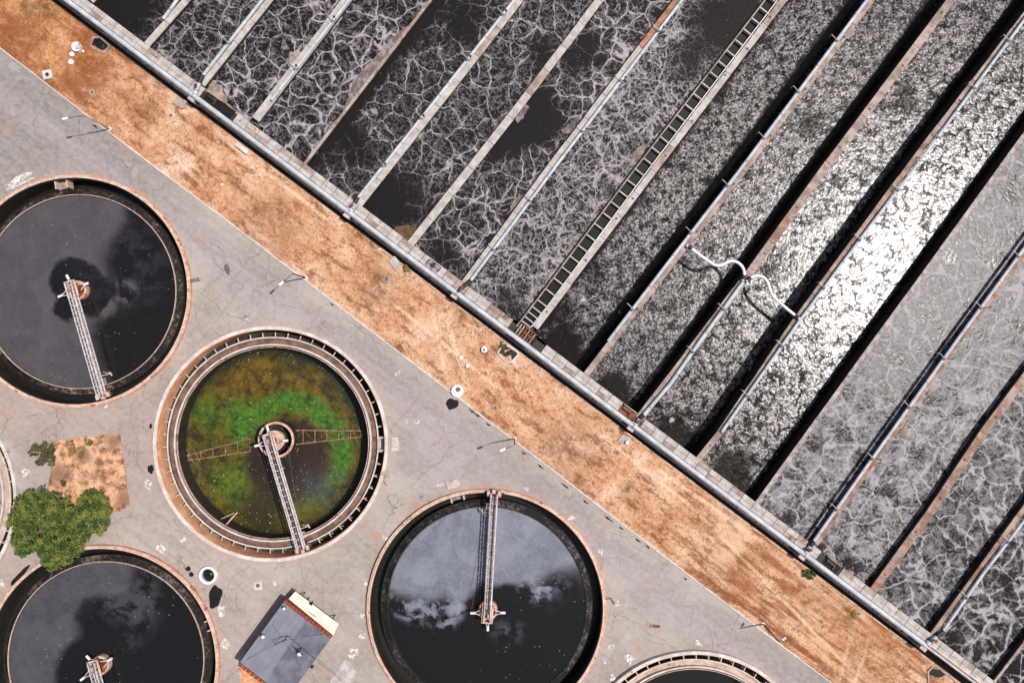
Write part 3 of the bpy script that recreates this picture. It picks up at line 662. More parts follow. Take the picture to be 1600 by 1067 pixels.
crust([(800,318),(812,305),(822,308),(812,322),(802,332),(796,328)], ZL, 'round pink scum patch left of the pale pipe at mid basin', 'crust', 8)
crust([(983,262),(990,238),(1000,228),(1012,226),(1002,246),(992,258)], ZL, 'brown scum patch beside the upper runged channel', 'crust', 9)
crust([(888,386),(892,370),(905,366),(912,358),(902,376)], ZL, 'brown scum patch beside the middle of the runged channel', 'crust', 10)
crust([(612,362),(622,353),(650,352),(652,360),(636,378),(628,380)], ZL, 'yellow sediment patch in the corner by the plain slab wall', 'ochre', 11, jit=1)
crust([(1405,678),(1415,660),(1420,670),(1421,682),(1414,686)], ZR, 'pale round scum patch right of the first pipe past the drop', 'crust_tan', 12, jit=.8)
crust([(1540,650),(1548,632),(1556,630),(1552,642),(1544,654)], ZR, 'pale scum patch left of the broad rusty wall', 'crust_tan', 13, jit=.8)
crust([(1536,1055),(1550,1048),(1562,1046),(1552,1062),(1546,1066)], ZR, 'tan scum heap in the bottom right basin corner', 'crust_tan', 14)
crust([(845,30),(850,28),(862,32),(856,44),(846,46)], ZL, 'unused', 'crust_tan', 15) if False else None

# ------------------------------------------------------------------ runged channel at divider 7
bl = [(807,510),(838,470),(990,267),(1196,0)]; rl = [(830,511),(861.5,470),(1012,267),(1215.5,0)]
zc = ZT
t = thing('runged_channel', P(818,510,1.0), 'long narrow black channel crossed by white rungs like a ladder', 'channel')
A = [P(a, b, zc) for a, b in bl]; B = [P(a, b, zc) for a, b in rl]
for q in (A, B): d = (q[-1]-q[-2]).normalized(); q.append(q[-1]+d*45)
mb = MB()
for a, b in zip(A, A[1:]): mb.beam(a, b, .2, .8, zc)
mb.build('side_beam', 'concrete_tan', t)
mb = MB()
for a, b in zip(B, B[1:]): mb.beam(a, b, .13, 1.0, zc-.05)
mb.build('side_rail', 'white', t)
zw = 1.75
mb = MB().add([(v.x, v.y, zw) for v in A]+[(v.x, v.y, zw) for v in B[::-1]], [tuple(range(len(A)+len(B)))]); 
n = NT('black_channel_water'); n.bump(n.noise(n.pos, 1.2, 3), .08, .05); M['chan_water'] = n.fin(n.mix(n.noise(n.pos, .8), srgb(26,28,26,.6), srgb(36,38,36,.6)), .2, .3)
mb.build('channel_water', 'chan_water', t)
def at(q, dist):
    for a, b in zip(q, q[1:]):
        l = (b-a).length
        if dist <= l: return a+(b-a).normalized()*dist, (b-a).normalized()
        dist -= l
    return q[-1], (q[-1]-q[-2]).normalized()
s = 5.2; first = None; ps = [1.2, 2.0, 2.9, 3.9]
while s < 98: ps.append(s+ (0)); s += 2.085
for s in ps:
    a, u = at(A, s); nn = Vector((u.y, -u.x, 0)); wd = 1.72+.0*s
    org = WORLD[t.name]
    if first is None:
        mb = MB().beam(Vector((0,0,0)), Vector((1.72,0,0)), .2, -.25, -.03)
        first = mb.build('rung', 'concrete', None, loc=(0,0,0)); first.parent = t; 
        r_ = first
    else: r_ = first.copy(); C.objects.link(r_); r_.parent = t
    r_.location = a+nn*.1-org; r_.rotation_euler = (0, 0, math.atan2(nn.y, nn.x))
# platform at the foot
t = thing('grating_platform', L(-72, -2, ZT), 'brown steel grating platform at the foot of the runged channel', 'platform')
for k in range(6): MB().beam(L(-82+k*5.2, -10, ZT+.05), L(-82+k*5.2+.5, 9, ZT+.05), .22, ZT-.02, ZT+.1).build('grating_bar', 'rust' if k in (2, 4) else 'concrete_tan', t)
MB().beam(L(-84, -11, ZT), L(-52, -11, ZT), .18, ZT, ZT+.12).build('frame_bar', 'rust', t)
MB().beam(L(-84, 8, ZT), L(-52, 8, ZT), .18, ZT, ZT+.12).build('frame_bar', 'rust', t)
MB().beam(L(-84, -3, ZT), L(-52, -2, ZT), .22, ZT+.001, ZT+.14).build('frame_bar', 'rust', t)

# ------------------------------------------------------------------ basin edge wall with its slab walkway
ew = thing('edge_wall', L(0, 0, 0), 'long basin edge wall topped with a walkway of pale concrete slabs', 'wall')
MB().beam(L(-1450, 1.5, ZT), L(1450, 1.5, ZT), 1.25, -4, ZT-.15).build('wall_core', 'dark_wet', ew)
holes = [(-693,-640), (118,150), (516,545), (-86,-50), (-262,-248)]
s = -1150; rs = random.Random(4)
while s < 1060:
    w_ = 21.5
    hit = any(a < s+w_-1 and b > s+1 for a, b in holes[:4])
    if not hit:
        for d0, d1 in ((-7.5, .2), (.6, 7.5)):
            e = 0
            p = [L(s+.4, d0, ZT), L(s+w_-.4, d0, ZT), L(s+w_-.4, d1, ZT), L(s+.4, d1, ZT)]
            z = ZT+rs.uniform(-.02, .02)
            MB().prism([xy(v) for v in p], ZT-.15, z).build('walkway_slab', 'concrete' if rs.random() > .15 else 'concrete_tan', ew)
    s += w_
# hatches in the gaps
def hatch(s0, s1, lab, mat, style):
    t = thing('hatch', L((s0+s1)/2, 0, ZT-.3), lab, 'hatch')
    MB().prism([xy(L(s0, -7.5, ZT)), xy(L(s1, -7.5, ZT)), xy(L(s1, 7.5, ZT)), xy(L(s0, 7.5, ZT))], ZT-.35, ZT-.12).build('hatch_floor', mat, t)
    if style:
        MB().beam(L(s0+4, -3, ZT), L(s0+18, -3, ZT), .5, ZT-.1, ZT+.12).build('hatch_plate', 'launder' if style == 2 else 'dark_steel', t)
        MB().beam(L(s0+3, -6.8, ZT), L(s0+26, -6.8, ZT), .14, ZT+.5, ZT+.6).build('guard_rail', 'concrete_tan', t)
        for q in (s0+3, s0+14, s0+25): MB().tube([L(q, -6.8, ZT-.1), L(q, -6.8, ZT+.55)], .06, 6).build('rail_post', 'truss', t)
        MB().beam(L(s0+4, .5, ZT), L(s0+19, .5, ZT), .16, ZT-.1, ZT+.15).build('sill_bar', 'black', t)
        MB().beam(L(s0+19, -5, ZT), L(s0+19, 5, ZT), .12, ZT-.1, ZT+.2).build('frame_bar', 'rust', t)
hatch(-693, -640, 'dark open hatch with bent frame by the second divider wall', 'black', 1)
hatch(118, 150, 'rust coloured hatch with orange stain beside the thick pipe', 'rust', 2)
hatch(516, 545, 'black hatch opening right of the first pipe past the drop', 'black', 1)
hatch(-86, -50, 'dark sump hatch under the grating platform', 'black', 0)
t = thing('gate_frame', L(-248, 0, ZT), 'dark open gate frame standing on the walkway by the plain slab wall', 'frame')
mb = MB()
def bar(a, b, r=.07, m=None): m.tube([a, b], r, 6)
for (a, b) in ((( -258, -5), (-236, -5)), ((-258, 2), (-236, 2)), ((-258, -5), (-258, 2)), ((-236, -5), (-236, 2))): bar(L(a[0], a[1], ZT+.9), L(b[0], b[1], ZT+.9), .06, mb)
mb.build('top_frame', 'dark_steel', t)
for a in ((-258,-5), (-236,-5), (-258,2), (-236,2)): MB().tube([L(*a, ZT), L(*a, ZT+.95)], .05, 6).build('post', 'dark_steel', t)
MB().cyl(xy(L(-248, -1, ZT)), .35, ZT+.02, ZT+.5, 10).build('hand_wheel', 'flange', t)

# main pipes along the edge wall
t = thing('main_air_pipe', L(0, 12, ZT), 'thick pale blue main pipe running along the basin edge wall', 'pipe')
sup = [-1010, -707, -403, -193, 152, 487, 724]
zz = ZT+.1
prev = -1400
for s_ in sup+[1400]:
    e = s_
    r = .37 if s_ != 1400 else .16
    MB().tube([L(prev+.5, 12 if r > .2 else 13, zz), L(e-.5, 12 if r > .2 else 13, zz)], r, 14).build('pipe_run', 'pipe', t)
    prev = e
for s_ in range(-950, 724, 58):
    q = s_+R.uniform(-8, 8); MB().tube([L(q-.9, 12, zz), L(q+.9, 12, zz)], .405, 14).build('coupling', 'pipe', t)
t = thing('lower_pipe', L(0, 19, 1.3), 'thin slate blue pipe below the main pipe on the verge side', 'pipe')
MB().tube([L(-1400, 19, 1.3), L(722, 19, 1.3)], .13, 10).build('pipe_run', 'pipe_small', t)
for s_ in range(-930, 722, 46): MB().beam(L(s_, 8, 1.15), L(s_, 20.5, 1.15), .12, 1.05, 1.17).build('bracket', 'flange', t)
t = thing('rusty_trough', L(800, 9.5, ZT), 'orange rusted trough replacing the main pipe at the lower right end', 'trough')
MB().beam(L(728, 9.8, ZT), L(1100, 9.8, ZT), .22, 2.0, ZT+.05).build('trough_bed', 'chan_floor', t)
MB().beam(L(728, 7.8, ZT), L(1100, 7.8, ZT), .08, 2.0, ZT+.2).build('trough_side', 'white', t)
slab = {-1010:'beyond the top left corner', -707:'at the second divider wall', -403:'beside the black basin corner', -193:'at the wall with the orange stretch', 152:'at the foot of the thick middle pipe', 487:'at the first pipe past the black drop', 724:'at the lower right end of the main pipe'}
for s_ in sup:
    t = thing('pipe_support', L(s_, 12, 0), 'pinkish pipe support block '+slab[s_], 'support')
    MB().prism([xy(L(s_-5, 3, ZT)), xy(L(s_+5, 3, ZT)), xy(L(s_+5, 10, ZT)), xy(L(s_-5, 10, ZT))], ZT-.1, ZT+.38).build('upper_block', 'pink', t)
    MB().prism([xy(L(s_-5.5, 14.5, ZT)), xy(L(s_+5.5, 14.5, ZT)), xy(L(s_+5.5, 21.5, ZT)), xy(L(s_-5.5, 21.5, ZT))], 0, ZT-.05).build('pier', 'pink', t)
    if s_ in (-707, -403, -193, 152, 487, 724):
        i = {-707:1, -403:4, -193:6, 152:9, 487:12, 724:14}[s_]
        q = DIV[i]['pipe'][0]; a = P(q[0], q[1], ZT+.35); b = L(s_, 9, ZT+.35); u = (a-b).normalized()
        v = thing('branch_pipe', b, {1:'pale branch pipe with dark flange crossing the walkway at the second divider wall', 4:'pale branch pipe crossing the walkway by the black basin corner', 6:'pale branch pipe with black elbow at the orange stretch wall', 9:'thick branch pipe with two dark flanges at the middle wall', 12:'branch pipe with black elbow past the wide black drop', 14:'stubby branch pipe with blue valve at the lower right end'}[i], 'pipe')
        ln = (a-b).length
        MB().tube([b, b+u*(ln*.62)], .3, 12).build('pipe_run', 'pipe' if i != 6 else 'flange', v)
        MB().tube([b+u*(ln*.62), a+u*.3], .34, 12).build('flange', 'flange', v)
        MB().tube([b+u*(ln*.2), b+u*(ln*.2+.15)], .42, 12).build('flange', 'flange' if i > 6 else 'pipe_small', v)
        nn = Vector((-u.y, u.x, 0))
        m = MB().tube([b+u*ln*.4, b+u*ln*.4+Vector((0,0,.8))], .07, 6); m.cyl(xy(b+u*ln*.4), .28, ZT+1.1, ZT+1.18, 12); m.build('valve_wheel', 'rust', v)
# cream edging kerb at the foot of the wall
gu = thing('gutter_edge', L(0, 27, 0), 'thin cream concrete edging along the foot of the basin wall', 'edging')
for s_ in range(-330, 1100, 30):
    if -20 < s_-(-10) < 20 or 120 < s_ < 165 and False: continue
    MB().beam(L(s_+.6, 27.2+R.uniform(-.4,.4)), L(s_+29.4, 27.2+R.uniform(-.4,.4)), .22, -.02, .24).build('edging_stone', 'rim_rust', gu)
MB().beam(L(-1000, 22), L(1100, 22), .9, -.05, .035).build('gutter_bed', 'wall', gu)

# ------------------------------------------------------------------ clarifier tanks
def tank(idx, label, typ, mats):
    cx, cy, r = RIMS[idx]; zr = .8
    c = P(cx, cy, zr); k = .1*(H-zr)/H; R_ = r*k; f = r/183.*k
    t = thing('round_tank', (c.x, c.y, -4), label, 'tank')
    cc = (c.x, c.y); rad = lambda q: q*f
    if typ == 'A':
        MB().ring(cc, rad(178.8), R_, -.3, zr-.1).build('rim', 'rim_rust', t)
        MB().ring(cc, rad(178.0), rad(180.2), -.5, zr).build('rim_cap', 'rust_pale', t)
        MB().ring(cc, rad(176.8), rad(178), -4, zr-.12).build('outer_wall', 'dark_wet', t)
        MB().ring(cc, rad(163.5), rad(177.2), -4, -2.9).build('channel_bed', 'pit', t)
        al = algae('algae_%d' % idx, cx, cy, zr, srgb(26,24,22,.6), srgb(*mats[0], K))
        MB().ring(cc, rad(154.3), rad(163.4), -4, -.9, z1b=-1.3).build('weedy_launder', al, t)
        MB().ring(cc, rad(163.3), rad(164.1), -4, -1.2).build('launder_lip', 'wall', t)
        MB().ring(cc, rad(153.5), rad(154.4), -4, -.6).build('weir', 'rust_pale' if mats[1] else 'wall', t)
        MB().ring(cc, rad(152.3), rad(152.8), -2, -.78).build('scum_baffle', 'wall', t)
    else:
        MB().ring(cc, rad(178.2), R_, -.2, zr).build('rim', 'rim_white', t)
        MB().ring(cc, rad(177.4), rad(178.4), -4, zr-.06).build('outer_wall', 'orange_wall', t)
        MB().ring(cc, rad(165), rad(178), -4, -2.7).build('channel_bed', 'dark_wet', t)
        MB().ring(cc, rad(151.9), rad(152.8), -5.5, -.6).build('inner_wall', 'dark_wet', t)
        MB().ring(cc, rad(164.8), rad(166.0), -4, -.6).build('launder_wall', 'dark_wet', t)
        MB().ring(cc, rad(164.4), rad(166.4), -.6, -.4).build('launder_cap', 'rim_white', t)
        MB().ring(cc, rad(155), rad(164.7), -4, -.95).build('launder_bed', 'launder' if mats[0] == 0 else 'chan_floor_pale', t)
        MB().ring(cc, rad(152.6), rad(155.2), -4, -.35).build('weir', 'rim_white', t)
        MB().ring(cc, rad(149.9), rad(150.8), -.75, -.4).build('scum_baffle', 'rim_rust', t)
        NB = 54
        for b in range(NB):
            a = 2*math.pi*(b+.3)/NB
            if abs((a+math.pi) % (2*math.pi)-math.pi) < .05: continue
            p0 = Vector((c.x+math.cos(a)*rad(166.2), c.y+math.sin(a)*rad(166.2), -.5)); p1 = Vector((c.x+math.cos(a)*rad(173.5), c.y+math.sin(a)*rad(173.5), -.55))
            m = MB().beam(p0, p1, .13, h=.12); q1 = Vector((c.x+math.cos(a+.012)*rad(172), c.y+math.sin(a+.012)*rad(172), -1.6)); m.beam(p0, q1, .1, h=.1)
            m.build('bracket', 'rust_pale', t)
    return t, c, f
def water(idx, z, rr, mat):
    cx, cy, r = RIMS[idx]; c = P(cx, cy, .8); f = r/183.*.1*(H-.8)/H
    o = MB().disc((c.x, c.y), rr*f, z).build('tank_water', mat, loc=(c.x, c.y, z)); o['kind'] = 'structure'; return o

def specks(n, col, thr=.06, scale=1.3, dens=.5, c=srgb(190,184,184,K)):
    v = n.vor(n.vm('MULTIPLY', n.pos, (1,1,0)), scale, 'F1'); rr = n.vor(n.vm('MULTIPLY', n.pos, (1,1,0)), scale, 'F1', 'Color')
    s = n.ma('MULTIPLY', n.mr(v, thr, thr*2, 1, 0), n.mr(n.noise(n.pos, .12, 3), dens-.1, dens+.1))
    s = n.ma('MULTIPLY', s, n.mr(n.vm('DOT_PRODUCT', rr, (1, 0, 0)), .5, .6))
    return n.mix(n.ma('MULTIPLY', s, .8), col, c)
def filmmat(name, z, film, cut, fcol, fcol2, extra=()):
    n = NT(name); p = n.warp(n.warp(n.warp(n.pos, .12, 3.6, 3), .5, 1.3, 4), 1.8, .5, 3)
    m = mx(n, *[n.circ(p, a, b, r, s, z) for a, b, r, s in film])
    for a, b, r, s, k in cut: m = n.ma('MULTIPLY', m, n.ma('SUBTRACT', 1, n.ma('MULTIPLY', n.circ(p, a, b, r, s, z), k)))
    for a, b, r, s, k in extra: m = n.ma('MAXIMUM', m, n.ma('MULTIPLY', n.ma('MULTIPLY', n.circ(p, a, b, r, s, z), k), n.mr(n.noise(n.warp(p, .3, 3, 2), .4, 5, .6), .42, .60)))
    g = n.noise(n.warp(p, .2, 6, 3), .2, 5, .65); h = n.noise(n.pos, 3.2, 4, .7)
    fc = n.mix(n.mr(g, .35, .65), fcol, fcol2); fc = n.mix(n.mr(h, .4, .62, 0, .25), fc, tuple(x*1.5 for x in fcol2))
    col = n.mix(m, (.0095,.0092,.009), fc)
    col = specks(n, col)
    n.bump(n.noise(n.pos, .6, 2), .03, .05)
    return n.fin(col, n.mr(m, 0, 1, .12, .6), .35)

# tank 0 (upper left, dark grey film)
t0, c0, f0 = tank(0, 'round tank at the left edge with dark violet grey film and a textured grey ring', 'A', ((176,152,136), 1))
water(0, -.85, 153.6, filmmat('dark_film_water', -.85, [(20,420,175,10),(90,350,110,14),(40,540,120,10),(120,560,60,8)], [(250,420,88,24,1),(235,540,92,22,1),(118,440,38,5,1),(150,462,30,6,1),(105,480,18,5,1)], srgb(70,66,70,K), srgb(86,80,84,K), [(200,420,70,30,.25),(196,456,20,12,.9),(165,478,16,8,.8),(180,370,30,30,.3)]))
# tank 2 (blue grey)
t2, c2, f2 = tank(2, 'round tank at the bottom centre with bluish grey film over black water', 'A', ((150,140,140), 0))
water(2, -.85, 153.6, filmmat('blue_film_water', -.85, [(745,855,90,14),(660,870,70,14),(835,860,85,30),(700,830,70,14)], [(805,955,48,8,1),(765,955,44,8,1),(880,930,44,22,1),(760,1000,44,16,.9)], srgb(106,108,120,K), srgb(134,136,148,K), [(650,940,40,10,1),(700,950,26,9,1),(690,960,30,8,.8),(838,918,26,9,1),(868,905,26,22,.4),(612,900,16,10,.7),(795,990,18,14,.3)]))
# tank 3 (lower left)
t3, c3, f3 = tank(3, 'round tank in the lower left corner under the tree with half dark half grey film', 'A', ((140,120,112), 1))
water(3, -.85, 153.6, filmmat('left_film_water', -.85, [(40,1000,110,10),(90,930,80,12),(20,1060,100,10),(150,900,60,16)], [(190,1000,70,14,1),(150,1060,64,8,1),(235,1020,80,16,1),(150,960,30,10,.9)], srgb(64,63,68,K), srgb(82,80,86,K), [(205,930,50,14,.6),(205,990,22,14,.3),(228,960,26,20,.3)]))
# tank 1 green
t1, c1, f1_ = tank(1, 'green algae filled round tank with a white rim and ring of small brackets', 'B', (0,))
n = NT('green_algae_water'); zg = -4.5
p = n.warp(n.warp(n.pos, .14, 3.0, 3), .8, .9, 4)
base = n.ramp(n.noise(p, .13, 5, .6), [(.3, srgb(52,58,22,K)), (.5, srgb(86,72,22,K)), (.7, srgb(66,88,26,K))])
base = n.mix(n.ma('MULTIPLY', mx(n, n.circ(p, 395, 590, 60, 40, zg), n.circ(p, 480, 600, 40, 30, zg), n.circ(p, 360, 670, 30, 26, zg)), .8), base, srgb(98,72,20,K))
base = n.mix(n.ma('MULTIPLY', mx(n, n.circ(p, 300, 660, 20, 20, zg), n.circ(p, 300, 740, 40, 34, zg)), .8), base, srgb(34,50,36,K))
base = n.mix(n.ma('MULTIPLY', mx(n, n.circ(p, 365, 765, 44, 28, zg), n.circ(p, 340, 700, 26, 24, zg)), .55), base, srgb(70,84,24,K))
arc = n.ma('MULTIPLY', n.circ(p, 452, 708, 98, 9, zg), n.ma('SUBTRACT', 1, n.circ(p, 450, 714, 72, 10, zg)))
arc = n.ma('MULTIPLY', arc, n.ma('SUBTRACT', 1, n.circ(p, 375, 765, 72, 16, zg)))
arc = mx(n, arc, n.circ(p, 378, 655, 30, 22, zg), n.ma('MULTIPLY', n.circ(p, 325, 645, 24, 24, zg), .5), n.ma('MULTIPLY', n.circ(p, 362, 752, 26, 20, zg), .5))
gn = n.noise(n.pos, 1.6, 4, .7)
base = n.mix(n.ma('MULTIPLY', arc, n.mr(n.noise(p, .3, 4), .3, .5, .55, .95)), base, n.mix(n.mr(gn, .35, .65), srgb(60,100,30,K), srgb(84,126,38,K)))
base = n.mix(n.mr(n.noise(n.pos, 2.2, 4, .7), .35, .75, 0, .22), base, srgb(120,112,40,K))
pol = n.noise(n.vm('ADD', n.polar(n.pos, 425, 695, zg, 5.0, .55), n.vm('SCALE', n.noise(n.pos, .3, 3, .5, 0, True), None, 1.6)), 1.0, 6, .68)
base = n.mix(n.mr(pol, .47, .60, 0, .6), base, srgb(128,104,34,K)); base = n.mix(n.mr(pol, .50, .36, 0, .8), base, (.016,.017,.007))
base = n.mix(n.ma('MULTIPLY', arc, n.mr(pol, .36, .52, .25, .85)), base, n.mix(n.mr(gn, .35, .65), srgb(54,98,28,K), srgb(84,138,42,K)))
inn = n.circ(p, 450, 722, 68, 12, zg)
base = n.mix(inn, base, n.mix(n.mr(n.noise(p, .12, 3), .4, .6), srgb(54,40,34,K), srgb(44,38,34,K)))
base = n.mix(n.ma('MULTIPLY', n.circ(p, 500, 768, 34, 30, zg), .6), base, srgb(86,84,88,K))
base = n.mix(n.circ(p, 415, 800, 44, 30, zg), base, srgb(58,54,30,K))
base = n.mix(n.ma('MULTIPLY', n.circ(p, 480, 820, 40, 24, zg), .7), base, srgb(104,96,30,K))
base = n.mix(n.ma('SUBTRACT', 1, n.circ(p, 424, 695, 140, 14, zg)), base, srgb(32,42,28,K))
base = n.mix(n.mr(n.noise(p, .9, 5, .7), .35, .6, .45, 0), base, (.012,.013,.006))
base = specks(n, base, .09, 1.7, .42, srgb(196,168,70,K)); base = specks(n, base, .07, .9, .45, srgb(190,190,110,K)); base = specks(n, base, .12, 2.6, .5, srgb(150,130,40,K))
n.bump(n.noise(n.pos, 1.5, 3), .05, .05)
water(1, zg, 152.5, n.fin(base, .35, .3))
t4, c4, f4 = tank(4, 'round tank cut by the bottom edge with a pale stained double ring', 'B', (1,))
n = NT('black_green_water'); water(4, -4.5, 152.5, n.fin(srgb(34,36,28,.6), .2, .4))
t5, c5, f5 = tank(5, 'round tank barely visible at the left edge beside the tree', 'B', (1,))
water(5, -4.5, 152.5, n.m)

# bridges
def lattice(t, a, b, wd, zlow, ztop, mat, name='side_truss', n_=14, r=.07):
    u = (b-a); ln = u.length; u = u.normalized(); nn = Vector((-u.y, u.x, 0))*wd/2
    for sgn in (-1, 1):
        m = MB(); p0 = a+nn*sgn; p1 = b+nn*sgn
        lo = lambda s: Vector((p0.x, p0.y, zlow))+Vector((u.x, u.y, 0))*ln*s
        hi = lambda s: Vector((p0.x, p0.y, ztop))+Vector((u.x, u.y, 0))*ln*s
        m.beam(lo(0), lo(1), r*2.6, h=.14); m.beam(hi(0), hi(1), r*2.0, h=.12)
        for i in range(n_): m.tube([lo(i/n_), hi((i+.5)/n_)], r*.7, 5); m.tube([hi((i+.5)/n_), lo((i+1)/n_)], r*.7, 5)
        m.build(name, mat, t)
def bridge(c, f, z, hub_off, end_px, label, arms, big=False, deck='launder'):
    zb = z
    a = Vector((c.x, c.y, zb)); e = P(end_px[0], end_px[1], zb); u = (e-a).normalized(); nn = Vector((-u.y, u.x, 0))
    t = thing('scraper_bridge', (c.x, c.y, zb), label, 'bridge')
    wd = 1.0 if not big else 1.15
    lattice(t, a-u*1.2, e, wd, zb, zb+.9, 'truss')
    # deck grating with cross bars
    ln = (e-a).length
    MB().beam(a-u*1.0, e-u*.5, wd*.5, zb-.06, zb+.02).build('deck', 'concrete_tan' if not big else 'launder', t)
    m0 = None
    k = int(ln/1.0); org = WORLD[t.name]
    for i in range(k):
        p = a+u*(i+.5)*ln/k
        if m0 is None:
            m0 = MB().beam(Vector((-wd/2,0,0)), Vector((wd/2,0,0)), .1, .03, .11).build('cross_bar', 'truss', None, loc=(0,0,0)); r_ = m0; r_.parent = t
        else: r_ = m0.copy(); C.objects.link(r_); r_.parent = t
        r_.location = p-org; r_.rotation_euler = (0, 0, math.atan2(nn.y, nn.x))
    m = MB()
    for sgn in (-1, 1): m.tube([a+nn*sgn*.42*wd+Vector((0,0,1.0)), e+nn*sgn*.42*wd+Vector((0,0,1.0))], .05, 6)
    m.build('handrail', 'truss', t)
    # carriage at the rim
    MB().beam(e-u*.2-nn*1.1, e-u*.2+nn*1.1, .8, zb-.55, zb-.05).build('end_carriage', 'rust', t)
    MB().beam(e-nn*.8-u*.3, e-nn*.8+u*.45, .5, zb-.1, zb+.35).build('drive_box', 'pink', t)
    MB().beam(e+nn*.9-u*.3, e+nn*.9+u*.4, .42, zb-.1, zb+.4).build('drive_box', 'pink', t)
    MB().beam(e+u*.1+nn*.1, e+u*.65+nn*.1, .5, zb, zb+.5).build('motor', 'rim_rust', t)
    for sgn in (-1, 1): MB().tube([e+nn*sgn*1.25+u*.0-Vector((0,0,.45))-u*.12, e+nn*sgn*1.25+u*.12-Vector((0,0,.45))], .3, 12).build('wheel', 'dark_steel', t)
    # scum scraper gadget
    q = e-u*3.0+nn*(.9); m = MB().tube([q-nn*.3, q+nn*.9-Vector((0,0,.6))], .06, 6).tube([q+nn*.1-u*.5, q+nn*.9-Vector((0,0,.6))], .045, 6).beam(q+nn*.75-u*.3-Vector((0,0,.7)), q+nn*.95+u*.35-Vector((0,0,.7)), .2, h=.12); m.build('scum_skimmer', 'rust_pale', t)
    m = MB()
    for i in range(4): m.beam(e-u*(1.6+i*.28)+nn*.55, e-u*(1.6+i*.28)+nn*1.15, .1, zb, zb+.08)
    m.build('step_ladder', 'truss', t)
    # hub
    h = thing('centre_hub', (c.x, c.y, zb-2), 'rusty centre hub with white pronged arms in the '+{'left edge tank':'left edge tank','centre tank':'bottom centre tank','corner tank':'lower left corner tank','green tank':'green tank'}[' '.join(label.split()[-2:]) if label.split()[-2] != 'edge' else 'left edge tank'], 'hub')
    cc = (c.x, c.y)
    MB().cyl(cc, .5, -4.5, zb-.2, 16).build('column', 'rust', h)
    if big:
        MB().ring(cc, 2.5, 2.86, -1.62, -1.4, 48).build('feed_well_ring', 'rim_rust', h)
        MB().ring(cc, 2.55, 2.7, -4.6, -1.65, 48).build('feed_well_skirt', 'dark_wet', h)
        MB().cyl(cc, 1.5, -1.6, -.3, 32).build('drum', 'rim_rust', h)
        MB().ring(cc, 1.4, 1.62, -.6, -.15, 32).build('drum_lip', 'rust_pale', h)
    else:
        MB().ring(cc, 1.15, 1.5, -1.4, .15, 32).build('feed_well_ring', 'rim_rust', h)
        MB().cyl(cc, 1.16, -1.4, -.2, 32).build('drum', 'rust', h)
    for px, py in arms:
        p = P(px, py, .9); v = (p-Vector((c.x, c.y, .9))); l = v.length; v = v.normalized(); w_ = Vector((-v.y, v.x, 0))
        q = Vector((c.x, c.y, .9))
        m = MB(); m.tube([q+v*.9+w_*.5, q+v*(l-.5)], .075, 6); m.tube([q+v*.9-w_*.5, q+v*(l-.5)], .075, 6); m.build('arm', 'truss', h)
        MB().tube([q+v*(l-.75), q+v*l], .2, 10).build('arm_tip', 'white', h)
    m = MB(); g = zb+.25
    m.beam(a-nn*.75-u*1.3, a-nn*.75+u*1.2, .25, g, g+.2); m.beam(a+nn*.75-u*1.3, a+nn*.75+u*1.2, .25, g, g+.2); m.beam(a-nn*.85-u*1.3, a+nn*.85-u*1.3, .2, g, g+.2)
    m.build('hub_frame', 'rust_pale', t)
    MB().beam(a-u*.6-nn*.25, a+u*.1-nn*.25, .5, g-.2, g+.4).build('gear_box', 'concrete_tan', t)
    MB().cyl(xy(a+nn*.2+u*.3), .3, g-.2, g+.5, 12).build('drive_motor', 'rust', t)
    return t
def hubat(px, py, z=1.0): return P(px, py, z)
bridge(hubat(115.5, 453), f0, 1.3, 0, (161,618), 'white lattice bridge reaching down to the rim of the left edge tank', [(104,430),(138,442),(91,464)])
bridge(hubat(762, 957), f2, 1.3, 0, (772.5,771), 'white lattice bridge reaching straight up to the rim of the bottom centre tank', [(735,957.5),(790,957),(762,985)])
bridge(hubat(151, 1043), f3, 1.3, 0, (194,1205), 'white lattice bridge reaching out of frame in the lower left corner tank', [(135,1024),(175,1028),(126,1062)])
tb = bridge(hubat(424, 690), f1_, 1.5, 0, (472,857), 'double lattice bridge reaching down across the green tank', [(417,666),(398,697),(450,688)], True)
# rake trusses in the green tank
def rake(pts_top, pts_bot, label, n_):
    z = -4.1; a0, a1 = [P(*q, z) for q in pts_top]; b0, b1 = [P(*q, z) for q in pts_bot]
    t = thing('rake_arm', a0, label, 'rake arm')
    for nm, x, y in (('chord', a0, a1), ('chord', b0, b1)): MB().tube([x, y], .1, 6).build(nm, 'rust_arm', t)
    for i in range(n_+1):
        s = i/n_; p = a0.lerp(a1, s); q = b0.lerp(b1, s); MB().tube([p, q], .07, 5).build('strut', 'rust_arm', t)
        if i < n_:
            x = (p, b0.lerp(b1, (i+1)/n_)) if i % 2 else (q, a0.lerp(a1, (i+1)/n_)); MB().tube(x, .06, 5).build('diagonal', 'rust', t)
    for i in range(4):
        s = .7+i*.09; p = a0.lerp(a1, s); u = (a1-a0).normalized(); w_ = Vector((u.y, -u.x, 0)); MB().tube([p-w_*.7-u*.3, p+w_*1.9+u*.6], .05, 5).build('scraper_blade', 'rust_arm', t)
rake(((455,672),(566,673)), ((455,695),(566,682)), 'rusty tapering rake arm reaching right across the green tank', 6)
rake(((391,705),(275,722)), ((390,685),(275,716)), 'rusty tapering rake arm reaching left across the green tank', 6)
t = thing('scum_box', P(353,826,-3.0), 'small pale scum box with a slanted pole at the bottom of the green tank', 'scum box')
MB().beam(P(347,824,-1.6), P(359,829,-1.6), .7, -4.6, -1.6).build('box', 'concrete', t); MB().tube([P(349,824,-1.4), P(371,800,-2.6)], .1, 6).build('pole', 'rust_pale', t)
